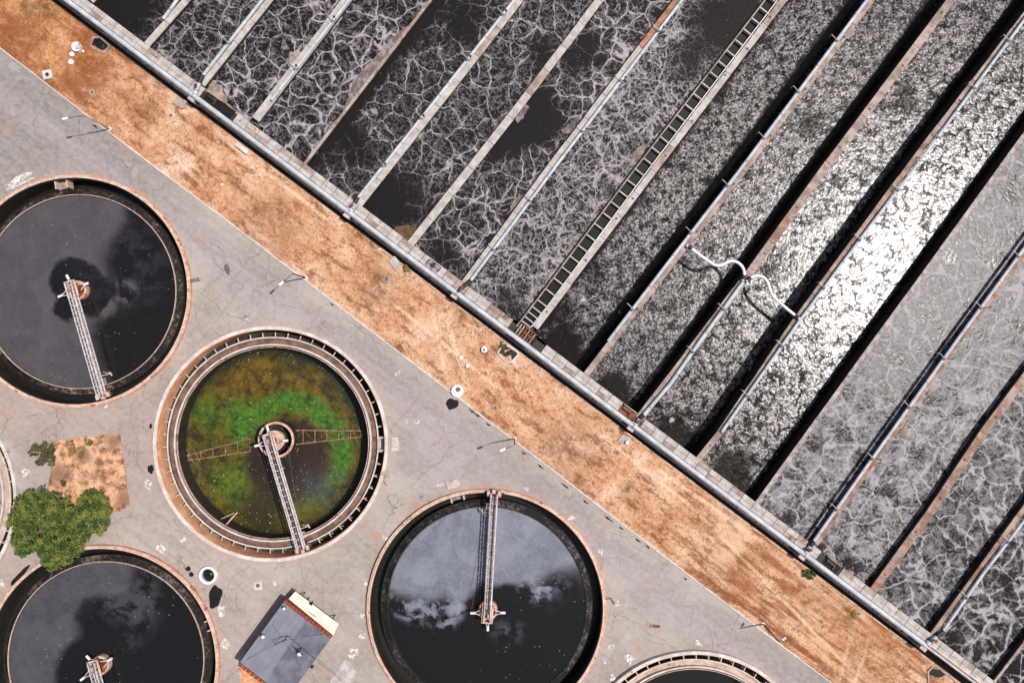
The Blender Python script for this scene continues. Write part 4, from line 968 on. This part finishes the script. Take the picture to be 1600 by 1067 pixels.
MB().tube([P(331,817,-2.6), P(366,801,-2.5)], .06, 6).build('stay_rod', 'rust_pale', t)
t = thing('wire_stay', P(450,700,1.5), 'thin brown wire running from the green tank hub to the bridge', 'wire'); MB().tube([P(450,697,.5), P(459,760,.9), P(470,815,1.0)], .035, 5).build('wire', 'rust', t)
t = thing('wire_stay', P(735,955,1), 'thin brown wire beside the bottom centre tank bridge', 'wire'); MB().tube([P(737,951,.8), P(748,890,.6), P(756,850,.8)], .03, 5).build('wire', 'rust', t)

# boxes and pads at tank rims
def outlet(pc, ang, lab, pad=True, w_=2.0, pale=False, depth=1.2):
    t = thing('outlet_box', P(pc[0], pc[1], 0), lab, 'outlet box')
    o = P(pc[0], pc[1], .8); u = Vector((math.cos(ang), math.sin(ang), 0)); nn = Vector((-u.y, u.x, 0))   # u points outwards
    for sgn in (-1, 1): MB().beam(o+nn*sgn*w_/2-u*1.6, o+nn*sgn*w_/2-u*.15, .2, -1.6, .1).build('side_wall', 'rust_pale' if not pale else 'rim_white', t)
    MB().beam(o-u*1.5, o-u*.25, w_-.25, -2, -1.0).build('box_floor', 'crust_tan' if not pale else 'pink', t)
    if pad: MB().beam(o+u*.62, o+u*(.62+depth), w_+.1, -.02, .14).build('concrete_pad', 'pink', t)
outlet((604,694.5), 0, 'outlet box with white pad on the right rim of the green tank', pale=True)
outlet((711,769), math.radians(106), 'outlet box with pinkish pad on the upper left rim of the bottom centre tank')
outlet((90,277), math.radians(98), 'outlet box with two cream walls at the top of the left edge tank', pad=False, w_=1.8)
outlet((334,976), math.radians(19), 'outlet box at the right rim of the lower left tank', pad=False, w_=1.5)
# dark A shaped rim ladders
for pc, ang, lab in (((299,437), 0, 'dark triangular bracket on the right rim of the left edge tank'), ((949,936), 0, 'dark bent bracket on the right rim of the bottom centre tank')):
    t = thing('rim_bracket', P(*pc), lab, 'bracket'); a = P(pc[0]-2, pc[1], .9)
    if pc[0] < 500:
        MB().tube([a, a+Vector((1.3,.25,-.2)), a+Vector((1.0,-.2,-.85))], .05, 6).build('upper_bar', 'dark_steel', t); MB().tube([a+Vector((0,-.25,0)), a+Vector((1.4,-.05,-.7))], .05, 6).build('lower_bar', 'dark_steel', t)
    else:
        MB().tube([a, a+Vector((.9,.1,-.2))], .06, 6).build('upper_bar', 'dark_steel', t); MB().tube([a+Vector((.9,.1,-.2)), a+Vector((1.4,-1.1,-.8))], .06, 6).build('lower_bar', 'dark_steel', t)

# ------------------------------------------------------------------ lamps
for base, arm, lab in (((172,202), (-25,5), 'street lamp on the kerb near the top left corner'), ((478,434), (-14,13), 'street lamp on the kerb above the green tank'), ((804,685), (-15,6), 'street lamp on the kerb right of the white topped vent'), ((1192,974), (4,-4), 'street lamp on the kerb near the bottom of the verge')):
    b = P(*base); t = thing('street_lamp', b, lab, 'street lamp'); top = Vector((b.x, b.y, 7.5)); av = Vector((arm[0]*.094, -arm[1]*.094, .25))
    MB().cyl(xy(b), .3, -.02, .25, 14).build('base', 'white', t)
    MB().tube([b, top], [.13, .08], 8).build('pole', 'dark_steel' if base[0] != 172 else 'concrete_tan', t)
    MB().tube([top-Vector((0,0,.05)), top+av*.5+Vector((0,0,.12)), top+av], .045, 6).build('arm', 'dark_steel', t)
    u = av.normalized(); MB().beam(top+av-u*.05, top+av+u*.75, .32, h=.16).build('lamp_head', 'white', t)

# ------------------------------------------------------------------ building
ZB = 3.7
q = [(444,937), (518.5,994.6), (438,1106), (373.5-6,1044)]
rp = [P(*a, ZB) for a in ((444.5,937.5), (518.5,994.8), (447,1093), (373,1035.5))]
t = thing('pump_house', Vector((rp[3].x, rp[3].y, 0)), 'small flat roofed building with grey felt roof and brick coping', 'building')
cen = sum(rp, Vector())/4
ins = lambda f: [xy(cen+(v-cen)*f) for v in rp]
MB().prism(ins(.97), 0, ZB-.15).build('wall', 'brick', t)
MB().prism(ins(1.0), ZB-.15, ZB).build('roof', 'roof', t)
def coping(a, b, mat, k):
    for i in range(k):
        p0 = a.lerp(b, i/k+.006); p1 = a.lerp(b, (i+1)/k-.006); MB().beam(p0, p1, .5, ZB-.1, ZB+.22+R.uniform(-.02,.02)).build('coping_brick', mat, t)
coping(rp[0], rp[1], 'brick', 14); coping(rp[3], rp[2], 'brick', 12)
MB().beam(rp[0], rp[3], .12, ZB-.3, ZB+.04).build('gutter', 'dark_steel', t)
# awning annex
aw = [P(*a, 2.6) for a in ((461.5,923.5), (529.5,974.5), (520.5,992), (451,935))]
t2_ = thing('awning', Vector((aw[0].x, aw[0].y, 0)), 'cream sheet awning along the upper right side of the grey roof', 'awning')
MB().prism([xy(v) for v in aw], 2.5, 2.62).build('sheet', 'awning', t2_)
ac = sum(aw, Vector())/4
for v in aw[:2]:
    v = v.lerp(ac, .3); MB().tube([Vector((v.x, v.y, 0)), Vector((v.x, v.y, 2.5))], .08, 6).build('post', 'dark_steel', t2_)
MB().prism([xy(P(482,942,2.7)), xy(P(490,938,2.7)), xy(P(487,946,2.7))], 2.63, 2.75).build('dark_flap', 'black', t2_)
MB().beam(P(482,955,2.64), P(493,963,2.64), .12, 2.63, 2.7).build('seam_strip', 'concrete_tan', t2_)
for (px, py, r, lab) in ((443.5,950.5,.24,'small white ball lamp at the top corner of the grey roof'), (410.6,994.6,.3,'white ball lamp near the shaded left edge of the grey roof'), (467.7,1021,.36,'largest white ball lamp near the middle of the grey roof')):
    b = P(px, py, ZB+1.0); t = thing('ball_lamp', (b.x, b.y, ZB), lab, 'lamp'); MB().tube([(b.x, b.y, ZB), (b.x, b.y, ZB+.8)], .06, 6).build('post', 'dark_steel', t); MB().ball((b.x, b.y, ZB+1.0), r, 14, 10).build('globe', 'white', t, smooth=True)
b = P(449,993,ZB); t = thing('roof_antenna', b, 'dark branched aerial with stay wires on the grey roof', 'antenna')
MB().tube([b, b+Vector((0,0,2.2))], .06, 6).build('mast', 'dark_steel', t)
m = MB(); h_ = b+Vector((0,0,2.0)); m.tube([h_-Vector((1.4,.5,0)), h_+Vector((.5,.3,0))], .04, 5)
for i in range(4): g = h_-Vector((1.3-i*.35,.46-i*.13,0)); m.tube([g-Vector((-.1,.3,0)), g+Vector((-.1,.3,0))], .03, 5)
m.build('aerial_rods', 'dark_steel', t)
for px, py in ((425,975),(470,1040),(505,990),(385,1030)): MB().tube([b+Vector((0,0,1.9)), P(px, py, ZB+.05)], .022, 4).build('stay_wire', 'dark_steel', t)
t = thing('overhead_cable', P(470,1012,ZB+1.6), 'thin dark cable strung from the roof towards the bottom edge', 'cable'); MB().tube([P(449,993,ZB+1.8), P(471,1012,ZB+1.5), P(520,1052,3.2), P(600,1115,3.4)], .03, 5).build('cable', 'dark_steel', t)
t = thing('roof_pole', P(471,1012,ZB), 'dark crossed cable pole beside the largest ball lamp', 'pole'); g = P(471,1012,ZB)
MB().tube([g, g+Vector((0,0,1.7))], .07, 6).build('mast', 'dark_steel', t); MB().beam(g+Vector((-.7,.5,1.5)), g+Vector((.6,-.45,1.5)), .1, h=.1).build('cross_arm', 'dark_steel', t)
o = MB().prism([xy(P(*a)) for a in blobpoly([(374,1048),(382,1042),(400,1056),(416,1067),(430,1085),(380,1085)], 1, 4, 3)], 0, .12).build('sand_heap', 'hay'); tag(o, 'orange sandy soil heap below the brick coping of the small building', 'soil heap')
o = MB().prism([xy(P(*a)) for a in blobpoly([(508,1080),(538,1030),(548,1034),(556,1048),(552,1062),(540,1084)], 1.4, 5, 8)], -.01, .03).build('concrete_patch', 'concrete'); tag(o, 'pale poured concrete patch right of the small building', 'patch')
t = thing('roof_edge_box', P(487,1039,0), 'small dark box on the ground by the right wall of the building', 'box'); MB().beam(P(484,1038), P(490,1041), .4, 0, .4).build('box', 'dark_steel', t); MB().beam(P(484,1036), P(487,1037), .2, 0, .5).build('lid', 'iron', t)

# ------------------------------------------------------------------ ground details
def manhole(px, py, r, lab, mats=('iron', 'concrete_tan'), sq=None, hh=.08):
    c = P(px, py); t = thing('manhole', c, lab, 'manhole')
    z = .0 if True else 0
    g0 = gz(c.x, c.y) if inpoly(c.x, c.y, strip) else 0
    if sq:
        a = math.radians(sq[1]); hs = sq[0]*.1; pts = [(c.x+hs*math.sqrt(2)*math.cos(a+math.pi/4+i*math.pi/2), c.y+hs*math.sqrt(2)*math.sin(a+math.pi/4+i*math.pi/2)) for i in range(4)]
        MB().prism(pts, -.05, g0+hh).build('slab', mats[1], t); MB().cyl(xy(c), r*.1, g0+hh-.04, g0+hh+.03, 20).build('lid', mats[0], t)
    else:
        MB().ring(xy(c), r*.1, r*.1*1.45, -.05, g0+hh, 24).build('collar', mats[1], t); MB().cyl(xy(c), r*.1*.98, -.05, g0+hh-.03, 20).build('lid', mats[0], t)
manhole(76,118,3, 'square pale slab with a dark round hole on the kerb at upper left', ('flange','rim_white'), (7,12), .25)
manhole(145,145,2.6, 'small round drain in the orange verge at upper left', ('iron','concrete'))
manhole(27,173,7, 'large worn round cover in the pavement near the left edge', ('iron','concrete_tan'), None, .015)
manhole(403,914.5,3, 'round hole in a pale square slab above the small building', ('iron','rim_white'), (6.5,8), .05)
manhole(651,658,3, 'small round drain ringed by white paint in the middle of the pavement', ('iron','splash'), None, .02)
manhole(774,637,3, 'small dark drain in the verge right of the white vent', ('iron','concrete'), None, .1)
manhole(268,181,1.8, 'tiny drain in the verge below the first pipe support', ('iron','concrete_tan'))
manhole(604,436,3, 'rusty round lid in the verge left of the plain slab', ('iron','concrete_tan'))
manhole(964,707,2.6, 'dark round lid in the verge below the thick pipe support', ('iron','concrete_tan'))
manhole(149,720,3, 'round drain in the soil patch by the tree', ('iron','concrete_tan'), None, .06)
manhole(29,190,2, 'faint patch', ('iron','iron')) if False else None
def disk(px, py, r, h, lab, name='white_lid', mat='white', cat='lid'):
    c = P(px, py); o = MB().cyl(xy(c), r*.1, -.02, h, 24).build(name, mat); return tag(o, lab, cat)
disk(114,86,3.6,.35,'small white round marker, upper of two below the larger cover', 'round_marker', 'white', 'marker')
disk(112.5,98,4,.35,'white round marker, lower of two at upper left verge', 'round_marker', 'white', 'marker')
disk(721,559,3.2,.4,'white round post top, left of two in the verge near the square pit', 'white_post')
disk(731,571,3,.4,'white round post top, lower of two in the verge near the square pit', 'white_post')
t = thing('round_tank_cover', P(122,75), 'white round cover with a dark notch beside the broken pit', 'cover'); MB().cyl(xy(P(122,75)), .75, 0, .55, 28).build('cover', 'white', t); MB().beam(P(119,75,.6), P(126,73,.6), .55, .56, .8).build('raised_plate', 'rim_white', t); MB().cyl(xy(P(127,72)), .18, .56, .58, 10).build('notch', 'black', t)
t = thing('round_vent', P(715,610), 'white round vent with a grey opening standing on the kerb', 'vent'); MB().cyl(xy(P(715,610.5)), .95, 0, .5, 30).build('base', 'white', t); MB().cyl(xy(P(716,608)), .38, .5, .56, 18).build('opening', 'iron', t)
t = thing('round_vent', P(757,546), 'small white round vent left of the square pit', 'vent'); MB().cyl(xy(P(757,546)), .48, 0, .7, 20).build('base', 'white', t); MB().cyl(xy(P(756.5,546.5)), .2, .7, .74, 12).build('opening', 'iron', t)
t = thing('concrete_well', P(327,897), 'thick white concrete ring around a black well near the small building', 'well'); MB().ring(xy(P(327,897)), 1.0, 1.38, -.5, .6, 36).build('ring_wall', 'white', t); MB().cyl(xy(P(327,897)), 1.02, -.5, .04, 30).build('dark_water', 'pit', t); MB().ball((P(330,896).x, P(330,896).y, .0), .25, 10, 6).build('floating_debris', 'iron', t)
# pits
def pit(pts, lab, curb='rim_white', hh=.3, seed=1, rot=0):
    c = P(sum(a for a, b in pts)/len(pts), sum(b for a, b in pts)/len(pts)); t = thing('open_pit', c, lab, 'pit')
    w_ = [P(*a) for a in pts]; m = MB()
    for a, b in zip(w_, w_[1:]+w_[:1]): MB().beam(a, b, .28, -.05, hh+R.uniform(-.05,.05)).build('curb_wall', curb, t)
    m.prism([xy(v) for v in w_], -.05, .13+.04).build('black_water', 'pit', t)
pit([(778,551),(787,536),(806,548),(811,552),(803,562),(797,566),(790,564)], 'open black pit with a rounded pale frame beside the runged channel end', hh=.35)
pit([(143,73),(147,60),(158,60),(172,72),(170,77),(161,84),(152,79)], 'broken black pit against the wall at upper left', 'crust_tan', .3)
pit([(1449,1047),(1455,1041),(1468,1044),(1486,1058),(1500,1072),(1450,1072)], 'black pit with a curved curb at the bottom edge of the verge', 'concrete_tan', .3)
def slabthing(name, pts, h, mat, lab, cat='slab'):
    o = MB().prism([xy(P(*a)) for a in pts], -.02, h).build(name, mat); return tag(o, lab, cat)
slabthing('concrete_slab', [(608,409),(617,400),(627,412),(620,425)], .45, 'concrete', 'plain pale square slab against the gutter near the plain divider wall')
slabthing('concrete_slab', [(271,162),(279,153),(293,159),(291,170),(284,171)], .5, 'concrete_tan', 'broken tan slab with holes below the first visible pipe support')
slabthing('concrete_slab', [(964,688),(973,678),(986,684),(983,694),(976,694)], .4, 'concrete', 'pale slab with a white cap below the thick pipe support')
slabthing('white_block', [(368,228),(373,223.5),(391,237),(387,243)], .6, 'kerb', 'oblong white block lying on the verge near the top', 'block')
slabthing('white_block', [(106,180),(108,178),(114,180),(112,182)], .1, 'kerb', 'small white block on the pavement left of the first lamp', 'block') if False else None
disk(979,690,2.6,.9,'white round cap on the pale slab below the thick pipe support','white_drum','white','drum')
for px, py, r, lab in ((593,390,2.2,'white stone by the gutter left of the pale square slab'),(193,102,1.8,'small white stone on the upper left verge'),(347,289,2,'white stone on the verge below the oblong block'),(131,81,2.4,'pinkish rubble stone by the white cover')):
    c = P(px, py); o = MB().ball((c.x, c.y, .15), r*.1, 8, 5).build('stone', 'white'); tag(o, lab, 'stone')
c = P(385,499); o = MB().add([c+Vector((-.5,-.35,0)), c+Vector((.5,-.3,0)), c+Vector((.1,.2,0)), c+Vector((0,.1,1.2))], [(0,1,3),(1,2,3),(2,0,3),(2,1,0)]).build('white_marker', 'white'); tag(o, 'small white pointed marker just above the green tank', 'marker')
t = thing('rusty_scrap', P(1023,978), 'small rusty scrap iron on the pavement at lower right', 'scrap'); MB().beam(P(1015,979), P(1024,978), .12, 0, .1).build('bar', 'rust', t); MB().beam(P(1015,976), P(1023,976), .1, 0, .1).build('bar', 'rust', t); MB().beam(P(1022,978), P(1031,978), .35, 0, .15).build('plate', 'rust', t)
t = thing('white_pipe_piece', P(128,747), 'pale broken pipe lying on the soil patch above the tree', 'pipe'); MB().tube([P(114,750,.15), P(143,744,.2)], .13, 8).build('pipe', 'concrete', t)
slabthing('rail_bar', [(1049,816),(1052,814),(1063,823),(1061,825)], .15, 'concrete_tan', 'short pale bar lying in the grass at lower right verge', 'bar')
# tar stains, white splashes
def stain(name, cx, cy, rx, ry, rot, mat, lab, cat, isl=1, seed=0, z=.006, jag=.3):
    rr = random.Random(seed); mb = MB()
    for s_ in range(isl):
        ox = rr.uniform(-.6, .6)*rx*(isl > 1); oy = rr.uniform(-.6, .6)*ry*(isl > 1); f = 1 if isl == 1 else rr.uniform(.12, .48)
        k = 22; pts = []; ph = rr.uniform(0, 6)
        for i in range(k):
            a = 2*math.pi*i/k; q = 1+jag*(.5*math.sin(3*a+ph)+.5*math.sin(5*a+ph*2))+rr.uniform(-jag, jag)*.45
            x = math.cos(a)*rx*f*q+ox; y = math.sin(a)*ry*f*q+oy
            ca, sa = math.cos(rot), math.sin(rot); pts.append(xy(P(cx+x*ca-y*sa, cy+x*sa+y*ca)))
        mb.add([(x, y, z+s_*.004) for x, y in pts[::-1]], [tuple(range(k))])
    o = mb.build(name, mat); return tag(o, lab, cat)
TAR = [(706.5,631,10,8.5,0,'black tar stain beside the white round vent'),(336,932,10,18,.2,'large black tar stain right of the concrete well'),(294,888,4,4,0,'small black tar spot left of the concrete well'),(299,897,4,3.6,.5,'lower small black tar spot left of the concrete well'),(235.5,733,5,7,0,'ragged black stain at the left rim of the green tank'),(235.5,665.5,2.4,4,0,'small black oval stain left of the green tank'),(31,899,4,22,.75,'long black streak stain beside the tree'),(355,421,4,9,-.3,'faint grey soot stain between two tanks')]
for i, (a, b, c_, d, r_, lab) in enumerate(TAR): stain('tar_stain', a, b, c_, d, r_, 'black' if i != 7 else 'iron', lab, 'stain', 1, i+3, jag=.14)
SPL = [(32,283,26,9,-.5,14,'largest scattered white splash at the upper edge of the left tank'),(40,738,8,8,0,6,'white splash left of the soil patch'),(232,757,7,9,0,6,'white splash left of the green tank'),(251,856,10,7,.4,7,'white splash above the black round tank'),(286,842,6,6,0,4,'small white splash below the green tank'),(346,955,6,10,0,6,'white splash under the large tar stain'),(352,1005,7,9,0,6,'white splash above the building shadow'),(431,911,5,5,0,3,'small white splash above the awning'),(621,583,7,4,-.2,3,'white arrow like splash near the upper pavement'),(822,763,6,5,0,3,'white horseshoe splash by the bottom centre tank rim'),(688,757,7,4,-.2,4,'white splash by the pinkish pad'),(571,910,4,6,0,4,'white splash at the left rim of the bottom tank'),(566,993,6,5,0,3,'white splash right of the building corner'),(553,1018,9,10,0,6,'speckled white splash above the concrete patch'),(937,864,7,8,0,3,'round white splash right of the bottom centre tank'),(963,941,8,7,.3,2,'solid white splash by the dark bent bracket'),(985,1027,10,9,-.3,7,'white splash above the bottom edge tank'),(1090,1003,9,7,0,5,'white splash right of the rusty scrap'),(955,1010,8,5,0,5,'flat white splash near the tank rims gap'),(944,1033,5,5,0,3,'small white splash below the flat splash'),(957,1058,6,8,0,4,'white splash at the very bottom near the tank gap'),(893,809,7,5,.3,4,'faint white splash at the upper right of the bottom tank'),(165,636,4.5,4,0,1,'white spot at the foot of the left tank bridge'),(636,659,5,4,0,3,'white splash left of the middle drain'),(602,840,5,6,0,2,'white ring splash left of the bottom tank top'),(566,960,4,6,0,3,'pale speckles beside the bottom tank'),(3,912,6,9,0,3,'white splash at the left edge beside the tree')]
for i, (a, b, c_, d, r_, k, lab) in enumerate(SPL): stain('white_splash', a, b, c_*.9, d*.9, r_, 'splash', lab, 'splash', k*4 if k > 1 else 3, i+40, jag=.5)
for i, (a, b, l) in enumerate([(738,640,5),(746,646,6),(764,661,4),(820,706,4),(846,727,6),(884,757,7),(916,782,5),(952,808,8),(972,823,4),(998,842,5),(1013,852,4),(520,474,3),(150,196,5),(1072,902,3)]):
    stain('kerb_grime', a-1.2, b+2.0, l, 1.3, .64, 'black', ['dark grime on the kerb just below the white round vent','longer dark grime under the kerb past the white vent','grime dot on the kerb before the third lamp','grime dot on the kerb after the third lamp','dark grime streak on the kerb above the bottom centre tank','thick grime streak on the kerb above the bottom centre tank','grime on the kerb level with the tank top right rim','longest black grime streak on the kerb at lower right','small grime spot following the longest streak','dark grime spot on the kerb opposite the splash','last grime spot of the row on the kerb','grime spot on the kerb above the green tank','rusty grime on the kerb near the first lamp','grime spot on the kerb near the bottom lamp'][i], 'grime', 1, i+90, jag=.4)
# long visible cracks as shallow dark seams
M['crack'] = simple('crack_dirt', srgb(104,80,68,K), srgb(132,104,92,K), 2)
CR = [[(205,265),(215,240),(235,215),(255,195),(262,180)],[(150,205),(165,220),(190,250),(200,262)],[(60,230),(80,255),(95,275)],[(300,375),(330,400),(350,425),(335,440),(318,455)],[(305,455),(330,470),(350,500),(360,520)],[(560,745),(600,700),(620,660),(640,640),(655,620)],[(640,760),(670,735),(690,720),(700,700),(720,690)],[(600,990),(625,1000),(660,1010)],[(950,830),(985,850),(1020,870)],[(190,600),(205,640),(215,690),(228,740)],[(210,640),(235,620),(262,600)],[(100,650),(60,680),(20,700)],[(300,940),(330,900),(350,880),(380,860)],[(370,960),(350,930),(365,900),(395,880)],[(470,880),(480,910),(470,930),(455,940)],[(545,850),(530,880),(510,910)],[(1000,990),(1040,1005),(1070,1020)],[(420,400),(415,430),(425,460),(428,500)],[(240,800),(265,820),(300,835),(330,830)],[(210,830),(240,860),(290,870)],[(820,880),(850,905),(905,930)] if False else [(960,960),(1000,975),(1040,1000)]]
mb = MB(); rc = random.Random(8)
for ln in CR:
    q = [P(*a, .006) for a in ln]
    for _ in range(3):
        nq = [q[0]]
        for a, b in zip(q, q[1:]): l = (b-a).length; nq += [a.lerp(b, .5)+Vector((rc.uniform(-1,1), rc.uniform(-1,1), 0))*l*.13, b]
        q = nq
    for i, (a, b) in enumerate(zip(q, q[1:])):
        if any((b-P(x, y)).length < (r+3)*.1 or (a-P(x, y)).length < (r+3)*.1 for x, y, r in RIMS): continue
        t_ = (b-a).normalized(); nn = Vector((-t_.y, t_.x, 0))*rc.uniform(.01, .03); mb.add([a-nn, b-nn, b+nn, a+nn], [(0,1,2,3)])
o = mb.build('pavement_cracks', 'crack', loc=(0,0,0)); tag(o, 'branching dark cracks across the grey pavement', 'cracks', kind='stuff')

# ------------------------------------------------------------------ vegetation
def leaves(name, lobes, count, size, mat, parent, seed, shell=.55):
    rr = random.Random(seed); vs_ = []; fs = []
    tot = sum(l[3]*l[4] for l in lobes)
    for (x, y, z, rx, rz) in lobes:
        k = int(count*rx*rz/tot)
        # clumps
        cl = []
        for _ in range(max(6, k//90)):
            a = rr.uniform(0, 6.28); u = rr.uniform(-.25, 1); s = math.sqrt(1-u*u) if abs(u) < 1 else 0; q = rr.uniform(shell, 1.03)
            cl.append((x+math.cos(a)*s*rx*q, y+math.sin(a)*s*rx*q, z+u*rz*q, rr.uniform(.4, 1.1)*rx*.17))
        for i in range(k):
            cx, cy, cz, cr = cl[i % len(cl)]
            p = Vector((cx+rr.gauss(0, cr*.55), cy+rr.gauss(0, cr*.55), cz+rr.gauss(0, cr*.45)))
            a = rr.uniform(0, 6.28); d = Vector((math.cos(a), math.sin(a), rr.uniform(-.5, .6))).normalized(); l = size*rr.uniform(.6, 1.5)
            sd = d.cross(Vector((rr.uniform(-.6,.6), rr.uniform(-.6,.6), 1)).normalized()).normalized()*l*.22
            o_ = len(vs_); vs_ += [p, p+d*l*.5+sd, p+d*l-Vector((0,0,l*.2)), p+d*l*.5-sd]; fs.append((o_, o_+1, o_+2, o_+3))
    m = MB(); m.v = vs_; m.f = fs; return m.build(name, mat, parent)
zt = 5.0
tc = P(85,822)
t = thing('leafy_tree', tc, 'large bushy green tree between the soil patch and the lower left tank', 'tree')
MB().tube([tc, tc+Vector((.1,.1,1.5)), tc+Vector((0,.2,3.2))], [.45,.35,.25], 9).build('trunk', 'bark', t)
lob = [(50,798,32,2.6),(62,822,42,3.2),(100,832,38,3.0),(140,793,25,2.3),(120,815,26,2.5),(40,845,24,2.2),(84,862,26,2.2),(156,803,15,1.5),(24,815,16,1.7),(72,880,13,1.5),(32,860,13,1.4),(80,792,20,2.2),(148,822,14,1.5)]
for k_, (a, b, r, h) in enumerate(lob):
    q = P(a, b, 3.6); MB().tube([tc+Vector((0,.2,2.6)), Vector(((tc.x+q.x)/2, (tc.y+q.y)/2, 3.2)), Vector((q.x, q.y, 3.9))], [.16,.11,.05], 6).build('limb', 'bark', t)
leaves('crown', [(P(a, b, 3.8).x, P(a, b, 3.8).y, 2.9, r*.1*.9, h) for a, b, r, h in lob], 52000, .4, 'leaf', t, 5, .7)
def bush(px, py, r, h, mat, lab, seed, n_=900, size=.22):
    c = P(px, py); t = thing('bush', c, lab, 'bush'); MB().tube([c, c+Vector((.05,.03,h*.5))], .05, 5).build('stem', 'bark', t)
    leaves('foliage', [(c.x, c.y, h*.35, r*.1, h*.6), (c.x+r*.03, c.y-r*.02, h*.3, r*.07, h*.5)], n_, size, mat, t, seed, .3)
bush(68,706,20,1.6,'leaf_dark','dark scruffy bush at the left corner of the soil patch',1,3200,.28)
m_ = bpy.data.objects[-1] if False else None
c = P(55,707,1.4); t = thing('fallen_branch', c, 'pale bare branch sticking out of the dark scruffy bush', 'branch'); MB().tube([P(35,709,.5), P(52,706,1.3), P(64,707,1.5)], [.04,.07,.05], 6).build('branch', 'concrete', t)
bush(140,690,7,.5,'leaf_weed','olive tuft near the top of the soil patch',2,500)
bush(114,700,11,.35,'leaf_weed','rusty olive tuft beside the dark scruffy bush',3,450)
bush(99,754,4.5,.5,'leaf_dark','small dark tuft just above the large tree',4,250)
bush(1262,893,10,1.2,'leaf','green weed bush against the basin wall at lower right',5,900)
bush(634,419,6,.8,'leaf_weed','small green weed beside the plain pale square slab',6,400)
bush(786,540,7,.8,'leaf_weed','green weed at the upper corner of the open pit',7,500)
bush(80,722,6,.5,'leaf_dark','low dark twiggy plant below the scruffy bush',8,300)
bush(1334,958,8,.4,'leaf_weed','low olive weeds in the verge near the lower right wall',9,350)
print('objects', len(bpy.data.objects), 'tris~', sum(len(m.polygons) for m in bpy.data.meshes))
